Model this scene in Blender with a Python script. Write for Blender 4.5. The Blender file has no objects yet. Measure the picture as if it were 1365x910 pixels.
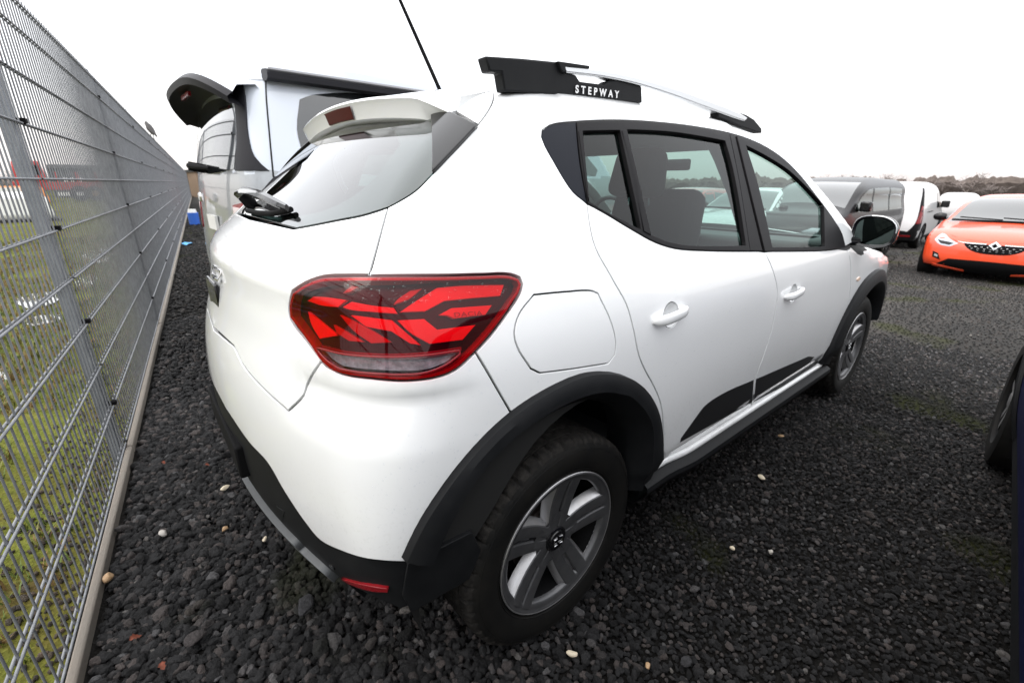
import bpy, bmesh, math, random
import numpy as np
from mathutils import Vector, Matrix
from mathutils.geometry import delaunay_2d_cdt
random.seed(4); RNG = np.random.default_rng(4)
scene = bpy.context.scene
COL = scene.collection
rad = math.radians

# ------------------------------------------------------------------ camera, world, sun
W, H = 1365, 910
CAM = np.array([1.558, -0.749, 1.286]); YAW, PITCH, ROLL, FPX = 0.880, 0.338, 0.004, 601.2
def _basis():
    cy, sy = np.cos(YAW), np.sin(YAW); cp, sp = np.cos(PITCH), np.sin(PITCH)
    f = np.array([-sy*cp, cy*cp, -sp]); r = np.array([cy, sy, 0]); u = np.cross(r, f)
    cr, sr = np.cos(ROLL), np.sin(ROLL)
    return cr*r+sr*u, -sr*r+cr*u, f
BR, BU, BF = _basis()
cam_d = bpy.data.cameras.new('camera'); cam = bpy.data.objects.new('camera', cam_d); COL.objects.link(cam)
cam.matrix_world = Matrix(((BR[0], BU[0], -BF[0], CAM[0]), (BR[1], BU[1], -BF[1], CAM[1]), (BR[2], BU[2], -BF[2], CAM[2]), (0, 0, 0, 1)))
cam_d.sensor_width = 36; cam_d.lens = FPX/W*36; cam_d.clip_start = 0.02; cam_d.clip_end = 2000
cam_d.dof.use_dof = True; cam_d.dof.focus_distance = 1.12; cam_d.dof.aperture_fstop = 5.0
scene.camera = cam

wd = bpy.data.worlds.new('World'); scene.world = wd; wd.use_nodes = True
nt = wd.node_tree; nt.nodes.clear()
SUN_EL, SUN_AZ = rad(50), rad(200)
sky = nt.nodes.new('ShaderNodeTexSky'); sky.sky_type = 'NISHITA'; sky.sun_disc = False
sky.sun_elevation = SUN_EL; sky.sun_rotation = SUN_AZ; sky.dust_density = 4
bg1 = nt.nodes.new('ShaderNodeBackground'); bg1.inputs[1].default_value = 0.05
nt.links.new(sky.outputs[0], bg1.inputs[0])
# the overcast layer: a grey-white cloud deck, brighter overhead, slightly warm at the horizon, softly mottled
tc = nt.nodes.new('ShaderNodeTexCoord'); sep = nt.nodes.new('ShaderNodeSeparateXYZ'); nt.links.new(tc.outputs['Generated'], sep.inputs[0])
rmp = nt.nodes.new('ShaderNodeValToRGB'); cr_ = rmp.color_ramp
cr_.elements[0].position = 0.0; cr_.elements[0].color = (0.83, 0.765, 0.75, 1)
cr_.elements[1].position = 1.0; cr_.elements[1].color = (1.0, 1.0, 1.0, 1)
for pos, c in ((0.035, (0.90, 0.86, 0.85, 1)), (0.12, (0.97, 0.955, 0.95, 1)), (0.3, (0.98, 0.98, 0.985, 1))):
    e = cr_.elements.new(pos); e.color = c
nt.links.new(sep.outputs[2], rmp.inputs[0])
st = nt.nodes.new('ShaderNodeMapRange'); st.inputs[1].default_value = 0.0; st.inputs[2].default_value = 0.9
st.inputs[3].default_value = 1.0; st.inputs[4].default_value = 2.35
nt.links.new(sep.outputs[2], st.inputs[0])
nz = nt.nodes.new('ShaderNodeTexNoise'); nz.inputs['Scale'].default_value = 2.2; nz.inputs['Detail'].default_value = 4
nt.links.new(tc.outputs['Generated'], nz.inputs[0])
mr = nt.nodes.new('ShaderNodeMapRange'); mr.inputs[1].default_value = 0.3; mr.inputs[2].default_value = 0.7; mr.inputs[3].default_value = 0.9; mr.inputs[4].default_value = 1.1
nt.links.new(nz.outputs[0], mr.inputs[0])
mu = nt.nodes.new('ShaderNodeMath'); mu.operation = 'MULTIPLY'; nt.links.new(st.outputs[0], mu.inputs[0]); nt.links.new(mr.outputs[0], mu.inputs[1])
bg2 = nt.nodes.new('ShaderNodeBackground'); nt.links.new(rmp.outputs[0], bg2.inputs[0]); nt.links.new(mu.outputs[0], bg2.inputs[1])
ad = nt.nodes.new('ShaderNodeAddShader'); nt.links.new(bg1.outputs[0], ad.inputs[0]); nt.links.new(bg2.outputs[0], ad.inputs[1])
wo = nt.nodes.new('ShaderNodeOutputWorld'); nt.links.new(ad.outputs[0], wo.inputs[0])

sd = bpy.data.lights.new('sun', 'SUN'); sd.energy = 0.6; sd.angle = rad(25); sd.color = (1, 0.97, 0.93)
sun = bpy.data.objects.new('sun', sd); COL.objects.link(sun)
sv = Vector((math.sin(SUN_AZ)*math.cos(SUN_EL), math.cos(SUN_AZ)*math.cos(SUN_EL), math.sin(SUN_EL)))
sun.rotation_euler = sv.to_track_quat('Z', 'Y').to_euler(); sun.location = (0, -5, 20)
scene.view_settings.view_transform = 'Standard'; scene.view_settings.look = 'None'
scene.view_settings.exposure = 0.34; scene.view_settings.gamma = 1
scene.render.resolution_x = 1024; scene.render.resolution_y = 682
try:
    scene.cycles.max_bounces = 8; scene.cycles.transparent_max_bounces = 16; scene.cycles.use_denoising = True
except Exception: pass

# ------------------------------------------------------------------ materials
def M(name, col, rough=0.5, metal=0.0, coat=0.0, coat_rough=0.03, spec=0.5, noise=None, bump=None, ior=1.5):
    m = bpy.data.materials.new(name); m.use_nodes = True; t = m.node_tree; b = t.nodes['Principled BSDF']
    b.inputs['Base Color'].default_value = (*col, 1); b.inputs['Roughness'].default_value = rough; b.inputs['Metallic'].default_value = metal
    b.inputs['Coat Weight'].default_value = coat; b.inputs['Coat Roughness'].default_value = coat_rough
    b.inputs['Specular IOR Level'].default_value = spec; b.inputs['IOR'].default_value = ior
    if noise or bump:
        tc = t.nodes.new('ShaderNodeTexCoord')
    if noise:      # (scale, other colour, amount, roughness spread)
        sc, c2, am, rs = noise
        n = t.nodes.new('ShaderNodeTexNoise'); n.inputs['Scale'].default_value = sc; n.inputs['Detail'].default_value = 7; n.inputs['Roughness'].default_value = .65
        t.links.new(tc.outputs['Object'], n.inputs['Vector'])
        r = t.nodes.new('ShaderNodeValToRGB'); r.color_ramp.elements[0].position = .38; r.color_ramp.elements[1].position = .68
        r.color_ramp.elements[0].color = (*col, 1); r.color_ramp.elements[1].color = tuple(col[i]*(1-am)+c2[i]*am for i in range(3))+(1,)
        t.links.new(n.outputs[0], r.inputs[0]); t.links.new(r.outputs[0], b.inputs['Base Color'])
        if rs:
            q = t.nodes.new('ShaderNodeMapRange'); q.inputs[3].default_value = max(0, rough-rs); q.inputs[4].default_value = min(1, rough+rs)
            t.links.new(n.outputs[0], q.inputs[0]); t.links.new(q.outputs[0], b.inputs['Roughness'])
    if bump:
        sc, stg, dist = bump
        n = t.nodes.new('ShaderNodeTexNoise'); n.inputs['Scale'].default_value = sc; n.inputs['Detail'].default_value = 5
        t.links.new(tc.outputs['Object'], n.inputs['Vector'])
        bp = t.nodes.new('ShaderNodeBump'); bp.inputs['Strength'].default_value = stg; bp.inputs['Distance'].default_value = dist
        t.links.new(n.outputs[0], bp.inputs['Height']); t.links.new(bp.outputs[0], b.inputs['Normal'])
    return m
def road_film(m, lo=.30, hi=.75):
    """fine dried splashes: specks with their own shape, denser low on the body"""
    t = m.node_tree; b = t.nodes['Principled BSDF']; src = b.inputs['Base Color'].links[0].from_socket if b.inputs['Base Color'].links else None
    tc = t.nodes.new('ShaderNodeTexCoord'); n = t.nodes.new('ShaderNodeTexNoise'); n.inputs['Scale'].default_value = 130; n.inputs['Detail'].default_value = 3; t.links.new(tc.outputs['Object'], n.inputs['Vector'])
    n2 = t.nodes.new('ShaderNodeTexNoise'); n2.inputs['Scale'].default_value = 4; n2.inputs['Detail'].default_value = 4; t.links.new(tc.outputs['Object'], n2.inputs['Vector'])
    s = t.nodes.new('ShaderNodeSeparateXYZ'); t.links.new(tc.outputs['Object'], s.inputs[0]); h = t.nodes.new('ShaderNodeMapRange'); h.inputs[1].default_value = hi; h.inputs[2].default_value = lo; h.inputs[3].default_value = .0; h.inputs[4].default_value = 1; t.links.new(s.outputs[2], h.inputs[0])
    q = t.nodes.new('ShaderNodeMapRange'); q.inputs[1].default_value = .56; q.inputs[2].default_value = .68; t.links.new(n.outputs[0], q.inputs[0])
    q2 = t.nodes.new('ShaderNodeMapRange'); q2.inputs[1].default_value = .35; q2.inputs[2].default_value = .75; t.links.new(n2.outputs[0], q2.inputs[0])
    a = t.nodes.new('ShaderNodeMath'); a.operation = 'MULTIPLY'; t.links.new(h.outputs[0], a.inputs[0]); t.links.new(q2.outputs[0], a.inputs[1])
    c = t.nodes.new('ShaderNodeMath'); c.operation = 'MULTIPLY_ADD'; t.links.new(q.outputs[0], c.inputs[0]); c.inputs[1].default_value = .55; c.inputs[2].default_value = .22
    d = t.nodes.new('ShaderNodeMath'); d.operation = 'MULTIPLY'; t.links.new(a.outputs[0], d.inputs[0]); t.links.new(c.outputs[0], d.inputs[1])
    mx = t.nodes.new('ShaderNodeMix'); mx.data_type = 'RGBA'; t.links.new(d.outputs[0], mx.inputs[0]); mx.inputs[7].default_value = (.40, .385, .36, 1)
    if src: t.links.new(src, mx.inputs[6])
    t.links.new(mx.outputs[2], b.inputs['Base Color'])
def glass_mat(name, tint, rough=0.0, refl=1.0, ior=1.5):
    """thin pane: tinted see-through plus a Fresnel reflection"""
    m = bpy.data.materials.new(name); m.use_nodes = True; t = m.node_tree; t.nodes.clear()
    o = t.nodes.new('ShaderNodeOutputMaterial'); tr = t.nodes.new('ShaderNodeBsdfTransparent'); tr.inputs[0].default_value = (*tint, 1)
    g = t.nodes.new('ShaderNodeBsdfGlossy'); g.inputs['Roughness'].default_value = rough
    f = t.nodes.new('ShaderNodeFresnel'); ge = t.nodes.new('ShaderNodeNewGeometry'); io = t.nodes.new('ShaderNodeMapRange')
    io.inputs[3].default_value = ior; io.inputs[4].default_value = 1/ior; t.links.new(ge.outputs['Backfacing'], io.inputs[0]); t.links.new(io.outputs[0], f.inputs[0])
    mm = t.nodes.new('ShaderNodeMath'); mm.operation = 'MULTIPLY'; mm.inputs[1].default_value = refl; mm.use_clamp = True
    x = t.nodes.new('ShaderNodeMixShader'); t.links.new(f.outputs[0], mm.inputs[0]); t.links.new(mm.outputs[0], x.inputs[0])
    t.links.new(tr.outputs[0], x.inputs[1]); t.links.new(g.outputs[0], x.inputs[2]); t.links.new(x.outputs[0], o.inputs[0])
    return m
white = M('white_paint', (.80, .81, .815), .3, coat=1, coat_rough=.02, noise=(3, (.77, .78, .785), .5, 0))
road_film(white)
black_plastic = M('black_plastic', (.0075, .008, .009), .55, spec=.14, noise=(14, (.012, .0125, .0135), .8, .08), bump=(900, .12, .0006))
matt_black = M('matt_black', (.005, .005, .0055), .8, spec=.1)
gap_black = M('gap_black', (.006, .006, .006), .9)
gloss_black = M('gloss_black', (.006, .006, .007), .14, coat=.2, spec=.3)
frame_black = M('frame_black', (.009, .0085, .0095), .5, spec=.10, noise=(30, (.013, .0125, .014), .6, .05))
trim_blue = M('trim_film', (.009, .0105, .016), .4, spec=.10)
side_glass = glass_mat('side_glass', (.36, .52, .48), refl=.7); door_glass = glass_mat('door_glass', (.55, .70, .66), refl=.6)
rear_glass = glass_mat('rear_glass', (.30, .40, .38), refl=1.9)
front_glass = glass_mat('windscreen_glass', (.80, .88, .85), refl=1.0)
frit = M('frit_black', (.008, .008, .009), .03, coat=1, coat_rough=0)
chrome = M('chrome', (.75, .75, .76), .12, metal=1)
satin = M('satin_silver', (.62, .63, .64), .34, metal=.85)
skid_silver = M('skid_silver', (.085, .09, .093), .45, metal=.4)
rim_dark = M('rim_dark', (.075, .076, .08), .36, metal=.5, spec=.45, noise=(20, (.11, .11, .113), .7, .06))
rim_silver = M('rim_silver', (.38, .38, .39), .38, metal=.75, noise=(25, (.34, .33, .32), .6, .08))
rubber = M('tyre_rubber', (.006, .006, .006), .7, spec=.14, noise=(9, (.013, .012, .0105), .75, .08), bump=(160, .25, .001))
tread_mat = M('tread_rubber', (.009, .0085, .008), .8, spec=.15, noise=(50, (.032, .029, .026), .8, .05), bump=(260, .6, .002))
red_reflex = M('red_reflector', (.20, .006, .010), .2, coat=.25)
lens_red = glass_mat('red_lens', (1.0, .11, .17), rough=0.01, refl=.75, ior=1.45)
lens_clear = glass_mat('clear_lens', (.85, .83, .84), rough=0.02, refl=1.0)
lamp_dark = M('lamp_inner_dark', (.012, .002, .003), .3, spec=.25)
lamp_red = M('lamp_inner_red', (.56, .022, .055), .3, noise=(3, (.70, .035, .08), .8, .05), bump=(420, .5, .0012))
lamp_red2 = M('lamp_inner_red_deep', (.34, .012, .02), .3)
lamp_frost = M('lamp_frosted', (.30, .30, .33), .25, noise=(55, (.12, .12, .13), .9, .1), bump=(90, .9, .004))
lamp_smoke = M('lamp_smoke', (.12, .09, .10), .2, coat=.5)
seat_fab = M('seat_fabric', (.022, .023, .025), .9, spec=.2)
dash_mat = M('dash_plastic', (.04, .041, .044), .6)
roof_lining = M('roof_lining', (.42, .42, .41), .9)
trim_grey = M('interior_pillar', (.40, .40, .39), .7)
screen_mat = M('screen_glass', (.02, .035, .07), .1, coat=.7)
mirror_glass = M('mirror_glass', (.045, .06, .058), .03, metal=1)
drop_mat = glass_mat('water_drop', (.96, .97, .98), refl=1.0, ior=1.33)
galv = M('galvanised_steel', (.21, .217, .23), .5, metal=.3, spec=.3, noise=(16, (.13, .137, .15), .8, .1))
galv_post = M('galvanised_post', (.22, .235, .26), .5, metal=.3, spec=.3, noise=(7, (.12, .13, .145), .8, .1))
concrete = M('kerb_concrete', (.20, .18, .155), .85, noise=(9, (.22, .19, .16), .8, .05), bump=(80, .5, .004))
amber = M('indicator_amber', (.75, .55, .42), .2, coat=.5)

# ------------------------------------------------------------------ object helpers
def tag(o, label=None, cat=None, group=None, kind=None):
    if label: o['label'] = label
    if cat: o['category'] = cat
    if group: o['group'] = group
    if kind: o['kind'] = kind
    return o
def empty(name, loc=(0, 0, 0), rz=0, label=None, cat=None, group=None):
    o = bpy.data.objects.new(name, None); o.empty_display_size = .1; COL.objects.link(o)
    o.location = loc; o.rotation_euler = (0, 0, rz)
    return tag(o, label, cat, group)
def link_mesh(name, me, mat, parent=None):
    for m in (mat if isinstance(mat, (list, tuple)) else [mat]): me.materials.append(m)
    o = bpy.data.objects.new(name, me); COL.objects.link(o)
    if parent is not None: o.parent = parent
    return o
def copy_tree(o, parent=None):
    c = o.copy(); COL.objects.link(c); c.parent = parent
    for ch in list(o.children): copy_tree(ch, c)
    return c
class MB:
    def __init__(s): s.v = []; s.f = []; s.mi = []
    def add(s, vs, fs, mi=0):
        n = len(s.v); s.v += [tuple(map(float, v)) for v in vs]; s.f += [tuple(n+i for i in f) for f in fs]; s.mi += [mi]*len(fs); return s
    def box(s, c, d, rot=None, mi=0, taper=1.0):
        c = Vector(c); hx, hy, hz = d[0]/2, d[1]/2, d[2]/2; R_ = rot or Matrix.Identity(3)
        vs = []
        for z in (-1, 1):
            k = taper if z > 0 else 1
            for x, y in ((-1, -1), (1, -1), (1, 1), (-1, 1)): vs.append(c+R_ @ Vector((x*hx*k, y*hy*k, z*hz)))
        return s.add(vs, [(3, 2, 1, 0), (4, 5, 6, 7), (0, 1, 5, 4), (1, 2, 6, 5), (2, 3, 7, 6), (3, 0, 4, 7)], mi)
    def tube(s, pts, r, n=8, mi=0, cap=True):
        pts = [Vector(p) for p in pts]; rs = r if isinstance(r, (list, tuple)) else [r]*len(pts); rings = []
        up = Vector((0, 0, 1))
        for i, p in enumerate(pts):
            t = (pts[min(i+1, len(pts)-1)]-pts[max(i-1, 0)]).normalized()
            a = t.cross(up)
            if a.length < .05: a = t.cross(Vector((1, 0, 0)))
            a.normalize(); b = t.cross(a)
            rings.append([p+(a*math.cos(k*2*math.pi/n)+b*math.sin(k*2*math.pi/n))*rs[i] for k in range(n)])
        vs = [q for rg in rings for q in rg]; fs = []
        for i in range(len(rings)-1):
            for k in range(n): fs.append((i*n+k, i*n+(k+1) % n, (i+1)*n+(k+1) % n, (i+1)*n+k))
        if cap: fs += [tuple(range(n-1, -1, -1)), tuple((len(rings)-1)*n+k for k in range(n))]
        return s.add(vs, fs, mi)
    def lathe(s, prof, axis='x', c=(0, 0, 0), n=48, mi=0, close=False):
        """prof: (axial, radius)"""
        vs = []; fs = []; m = len(prof)
        for k in range(n):
            a = 2*math.pi*k/n
            for (h, r) in prof:
                q = (h, r*math.cos(a), r*math.sin(a)) if axis == 'x' else ((r*math.cos(a), h, r*math.sin(a)) if axis == 'y' else (r*math.cos(a), r*math.sin(a), h))
                vs.append((q[0]+c[0], q[1]+c[1], q[2]+c[2]))
        for k in range(n):
            k2 = (k+1) % n
            for j in range(m-1 if not close else m):
                j2 = (j+1) % m; fs.append((k*m+j, k*m+j2, k2*m+j2, k2*m+j))
        return s.add(vs, fs, mi)
    def prism(s, poly, fn, d0, d1, mi=0):
        """poly 2-D points, fn(p, d) -> 3-D"""
        n = len(poly); vs = [fn(p, d0) for p in poly]+[fn(p, d1) for p in poly]
        return s.add(vs, [tuple(range(n-1, -1, -1)), tuple(range(n, 2*n))]+[(i, (i+1) % n, n+(i+1) % n, n+i) for i in range(n)], mi)
    def grid(s, rows, mi=0, closed=False):
        n = len(rows[0]); vs = [q for r in rows for q in r]; fs = []
        for i in range(len(rows)-1):
            for k in range(n if closed else n-1): fs.append((i*n+k, i*n+(k+1) % n, (i+1)*n+(k+1) % n, (i+1)*n+k))
        return s.add(vs, fs, mi)
    def build(s, name, mat, parent=None, smooth=35, bevel=0, segs=2, recalc=True):
        me = bpy.data.meshes.new(name); me.from_pydata(s.v, [], s.f)
        for i, p in enumerate(me.polygons): p.material_index = s.mi[i]
        bm = bmesh.new(); bm.from_mesh(me)
        if recalc: bmesh.ops.recalc_face_normals(bm, faces=bm.faces)
        if smooth:
            lim = math.radians(smooth)
            for f in bm.faces: f.smooth = True
            for e in bm.edges:
                if len(e.link_faces) == 2 and e.calc_face_angle(0) > lim: e.smooth = False
        bm.to_mesh(me); bm.free()
        o = link_mesh(name, me, mat, parent)
        if bevel:
            b = o.modifiers.new('bevel', 'BEVEL'); b.width = bevel; b.segments = segs; b.limit_method = 'ANGLE'; b.angle_limit = rad(30)
            b.harden_normals = False
        return o

# ------------------------------------------------------------------ smooth body surfaces
def rays(px):
    px = np.atleast_2d(np.asarray(px, float))
    d = BF+BR*((px[:, :1]-W/2)/FPX)+BU*((H/2-px[:, 1:2])/FPX)
    return d/np.linalg.norm(d, axis=1, keepdims=True)
def on_plane(px, n, c):
    d = rays(px)[0]; n = np.array(n, float); return CAM+(c-CAM @ n)/(d @ n)*d
def spl(xs, ys):
    xs = np.array(xs, float); ys = np.array(ys, float); n = len(xs); h = np.diff(xs); dl = np.diff(ys)/h
    A = np.zeros((n, n)); b = np.zeros(n); A[0, 0] = A[-1, -1] = 1
    for i in range(1, n-1):
        A[i, i-1] = h[i-1]; A[i, i] = 2*(h[i-1]+h[i]); A[i, i+1] = h[i]; b[i] = 6*(dl[i]-dl[i-1])
    Mm = np.linalg.solve(A, b); s0 = dl[0]-h[0]*(2*Mm[0]+Mm[1])/6; s1 = dl[-1]+h[-1]*(Mm[-2]+2*Mm[-1])/6
    def f(x):
        x = np.asarray(x, float); i = np.clip(np.searchsorted(xs, x)-1, 0, n-2); t = x-xs[i]; hh = h[i]; a = Mm[i]; c = Mm[i+1]
        v = ys[i]+t*(dl[i]-hh*(2*a+c)/6)+t*t*a/2+t**3*(c-a)/(6*hh)
        v = np.where(x < xs[0], ys[0]+(x-xs[0])*s0, v); return np.where(x > xs[-1], ys[-1]+(x-xs[-1])*s1, v)
    return f
def smax(a, b, k):
    h = np.clip(.5+.5*(a-b)/k, 0, 1); return b*(1-h)+a*h+k*h*(1-h)
def sstep(x, a, b):
    t = np.clip((np.asarray(x, float)-a)/(b-a), 0, 1); return t*t*(3-2*t)
SX = spl([.18, .30, .45, .62, .80, .93, 1.02, 1.10, 1.25, 1.38, 1.47, 1.6], [.845, .872, .885, .892, .892, .884, .864, .837, .776, .716, .668, .58])
RY = spl([.25, .40, .55, .68, .78, .86, .92, .98, 1.035, 1.08, 1.13, 1.22, 1.35, 1.46, 1.6], [-.56, -.63, -.652, -.650, -.640, -.622, -.603, -.588, -.577, -.570, -.530, -.42, -.27, -.135, .04])
TZ = spl([-.8, -.2, .3, .8, 1.2, 1.5, 1.75, 2.0, 2.25, 2.45, 2.7, 3.0, 3.2, 3.4, 3.6], [1.46, 1.525, 1.555, 1.562, 1.54, 1.475, 1.365, 1.225, 1.09, 1.02, .985, .93, .88, .80, .68])
FY = spl([.2, .4, .6, .8, .95], [3.26, 3.36, 3.39, 3.36, 3.26])
def F_main(P):
    x = np.abs(P[..., 0]); y = P[..., 1]; z = P[..., 2]
    up = sstep(z, .9, 1.45); rt = np.clip(.7-y, 0, 2); ft = np.clip(y-2.2, 0, 2)
    sx = SX(z)-(.028+.03*up)*(rt/1.15)**2-(.045+.05*up)*ft**2/.8
    sx = sx-.020*(1-sstep(z, .385, .43))*sstep(y, .30, .36)*(1-sstep(y, 2.1, 2.2))
    fs = (x-sx)*.97
    dish = .011*sstep(z, .925, .875)*np.clip((z-.775)/.10, 0, 1)*(1-sstep(y, -.40, -.22))*sstep(x, .50, .64)
    fr = (RY(z)+.13*(x/.8)**2-y)*(.97-.2*sstep(z, 1.0, 1.1))
    tz = TZ(y)-.035*(x/.6)**2
    ftp = (z-tz)*np.where(y > 1.4, .85, 1)
    ff = y-(FY(np.clip(z, .2, .95))-.22*(x/.8)**2)
    a = smax(fs, fr, .09+.06*sstep(z, .5, .9)); a = smax(a, ftp, .07); return smax(a, ff, .12)+dish

class Surf:
    def __init__(s, F, yc, yn=2.5): s.F = F; s.yc = yc; s.yn = yn
    def normal(s, P):
        e = 1e-3; g = np.stack([s.F(P+np.eye(3)[i]*e)-s.F(P-np.eye(3)[i]*e) for i in range(3)], -1)
        return g/np.linalg.norm(g, axis=-1, keepdims=True)
    def march(s, O, D, t0, t1, n, off=0):
        out = np.full(O.shape, np.nan)
        for k in range(0, len(O), 4000):
            o = O[k:k+4000]; d = D[k:k+4000]; ts = np.linspace(t0, t1, n)
            v = s.F(o[:, None]+ts[None, :, None]*d[:, None])-off; sg = np.sign(v[:, :1]); ch = np.sign(v) != sg
            j = ch.argmax(1); ok = ch.any(1); j = np.where(ok, j, 1); a = ts[j-1]; b = ts[j]; va = sg[:, 0]
            for _ in range(22):
                m = (a+b)/2; w = np.sign(s.F(o+m[:, None]*d)-off) == va; a = np.where(w, m, a); b = np.where(w, b, m)
            q = o+a[:, None]*d; q[~ok] = np.nan; out[k:k+4000] = q
        return out
    def hit(s, px, off=0):
        d = rays(px); return s.march(np.repeat(CAM[None], len(d), 0), d, .3, 7, 700, off)
    # domains: 'B' wraps the rear corner then runs along the side, 'T' from above, 'N' wraps the nose
    def od(s, uv, dom):
        u = uv[:, 0]; v = uv[:, 1]; z = np.zeros_like(u)
        if dom == 'T': return np.stack([u, v, z+.7], 1), np.stack([z, z, z+1], 1)
        if dom == 'S': return np.stack([z, s.yc+u, v], 1), np.stack([z+1, z, z], 1)
        if dom == 'B':
            th = np.where(u < 0, -u/.95, 0); yy = np.where(u < 0, s.yc, s.yc+u)
            return np.stack([z, yy, v], 1), np.stack([np.cos(th), -np.sin(th), z], 1)
        th = np.where(u > 0, u/.95, 0); yy = np.where(u > 0, s.yn, s.yn+u)
        return np.stack([z, yy, v], 1), np.stack([np.cos(th), np.sin(th), z], 1)
    def fwd(s, uv, dom, off=0):
        O, D = s.od(np.asarray(uv, float), dom); return s.march(O, D, 0, 3.5, 120, off)
    def inv(s, P, dom):
        P = np.atleast_2d(P)
        if dom == 'T': return P[:, :2].copy()
        if dom == 'B': return np.stack([np.where(P[:, 1] >= s.yc, P[:, 1]-s.yc, -.95*np.arctan2(s.yc-P[:, 1], P[:, 0])), P[:, 2]], 1)
        return np.stack([np.where(P[:, 1] <= s.yn, P[:, 1]-s.yn, .95*np.arctan2(P[:, 1]-s.yn, P[:, 0])), P[:, 2]], 1)
    def from_px(s, px, dom, off=0):
        px = np.array(px, float); q = s.hit(px, off)
        for _ in range(20):          # points just past the outline slide back onto the body
            b = np.isnan(q[:, 0])
            if not b.any(): break
            v = np.array([780, 400])-px[b]; px[b] += v/np.linalg.norm(v, axis=1, keepdims=True)*2; q[b] = s.hit(px[b], off)
        if np.isnan(q).any(): raise ValueError('px miss %s' % [tuple(p) for p, k in zip(px, np.isnan(q[:, 0])) if k])
        return s.inv(q, dom)
SB = -.95*math.pi/2     # centre line of the rear in 'B'

def curve(pts, step, closed=True, corner=38):
    """Catmull-Rom through pts, straight at sharp corners, resampled at step"""
    P = [np.array(p, float) for p in pts]; n = len(P); out = []
    def tang(i):
        if not closed and (i == 0 or i == n-1): return None
        a = P[i]-P[i-1]; b = P[(i+1) % n]-P[i]; la, lb = np.linalg.norm(a), np.linalg.norm(b)
        if la < 1e-9 or lb < 1e-9: return None
        c = math.degrees(math.acos(max(-1, min(1, (a @ b)/(la*lb)))))
        if c > corner: return None
        t = a/la+b/lb; return t/np.linalg.norm(t)
    for i in range(n if closed else n-1):
        p, q = P[i], P[(i+1) % n]; L = np.linalg.norm(q-p)
        if L < 1e-9: continue
        k = max(1, int(round(L/step))); t0, t1 = tang(i), tang((i+1) % n); dd = (q-p)/L
        t0 = dd if t0 is None else t0; t1 = dd if t1 is None else t1
        for j in range(k):
            u = j/k; h00 = 2*u**3-3*u**2+1; h10 = u**3-2*u**2+u; h01 = -2*u**3+3*u**2; h11 = u**3-u**2
            out.append(h00*p+h10*L*t0+h01*q+h11*L*t1)
    if not closed: out.append(P[-1])
    return np.array(out)
def inside(pts, poly):
    x, y = pts[:, 0], pts[:, 1]; r = np.zeros(len(pts), bool); n = len(poly); j = n-1
    for i in range(n):
        xi, yi = poly[i]; xj, yj = poly[j]
        c = ((yi > y) != (yj > y)) & (x < (xj-xi)*(y-yi)/((yj-yi)+1e-30)+xi); r ^= c; j = i
    return r
def inset_loop(L, d):
    """move a closed 2-D loop inwards by d"""
    a = .5*np.sum(L[:, 0]*np.roll(L[:, 1], -1)-np.roll(L[:, 0], -1)*L[:, 1]); s = 1 if a > 0 else -1
    t = np.roll(L, -1, 0)-np.roll(L, 1, 0); t /= (np.linalg.norm(t, axis=1, keepdims=True)+1e-12)
    return L+np.stack([-t[:, 1], t[:, 0]], 1)*s*d
def seg_dist(p, loop):
    a = loop; b = np.roll(loop, -1, 0); d = b-a; l2 = (d**2).sum(1)+1e-15; out = np.empty(len(p))
    for k in range(0, len(p), 2000):
        q = p[k:k+2000]; t = np.clip(((q[:, None]-a[None])*d[None]).sum(2)/l2, 0, 1)
        out[k:k+2000] = np.sqrt(((q[:, None]-a[None]-t[..., None]*d[None])**2).sum(2).min(1))
    return out
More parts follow.
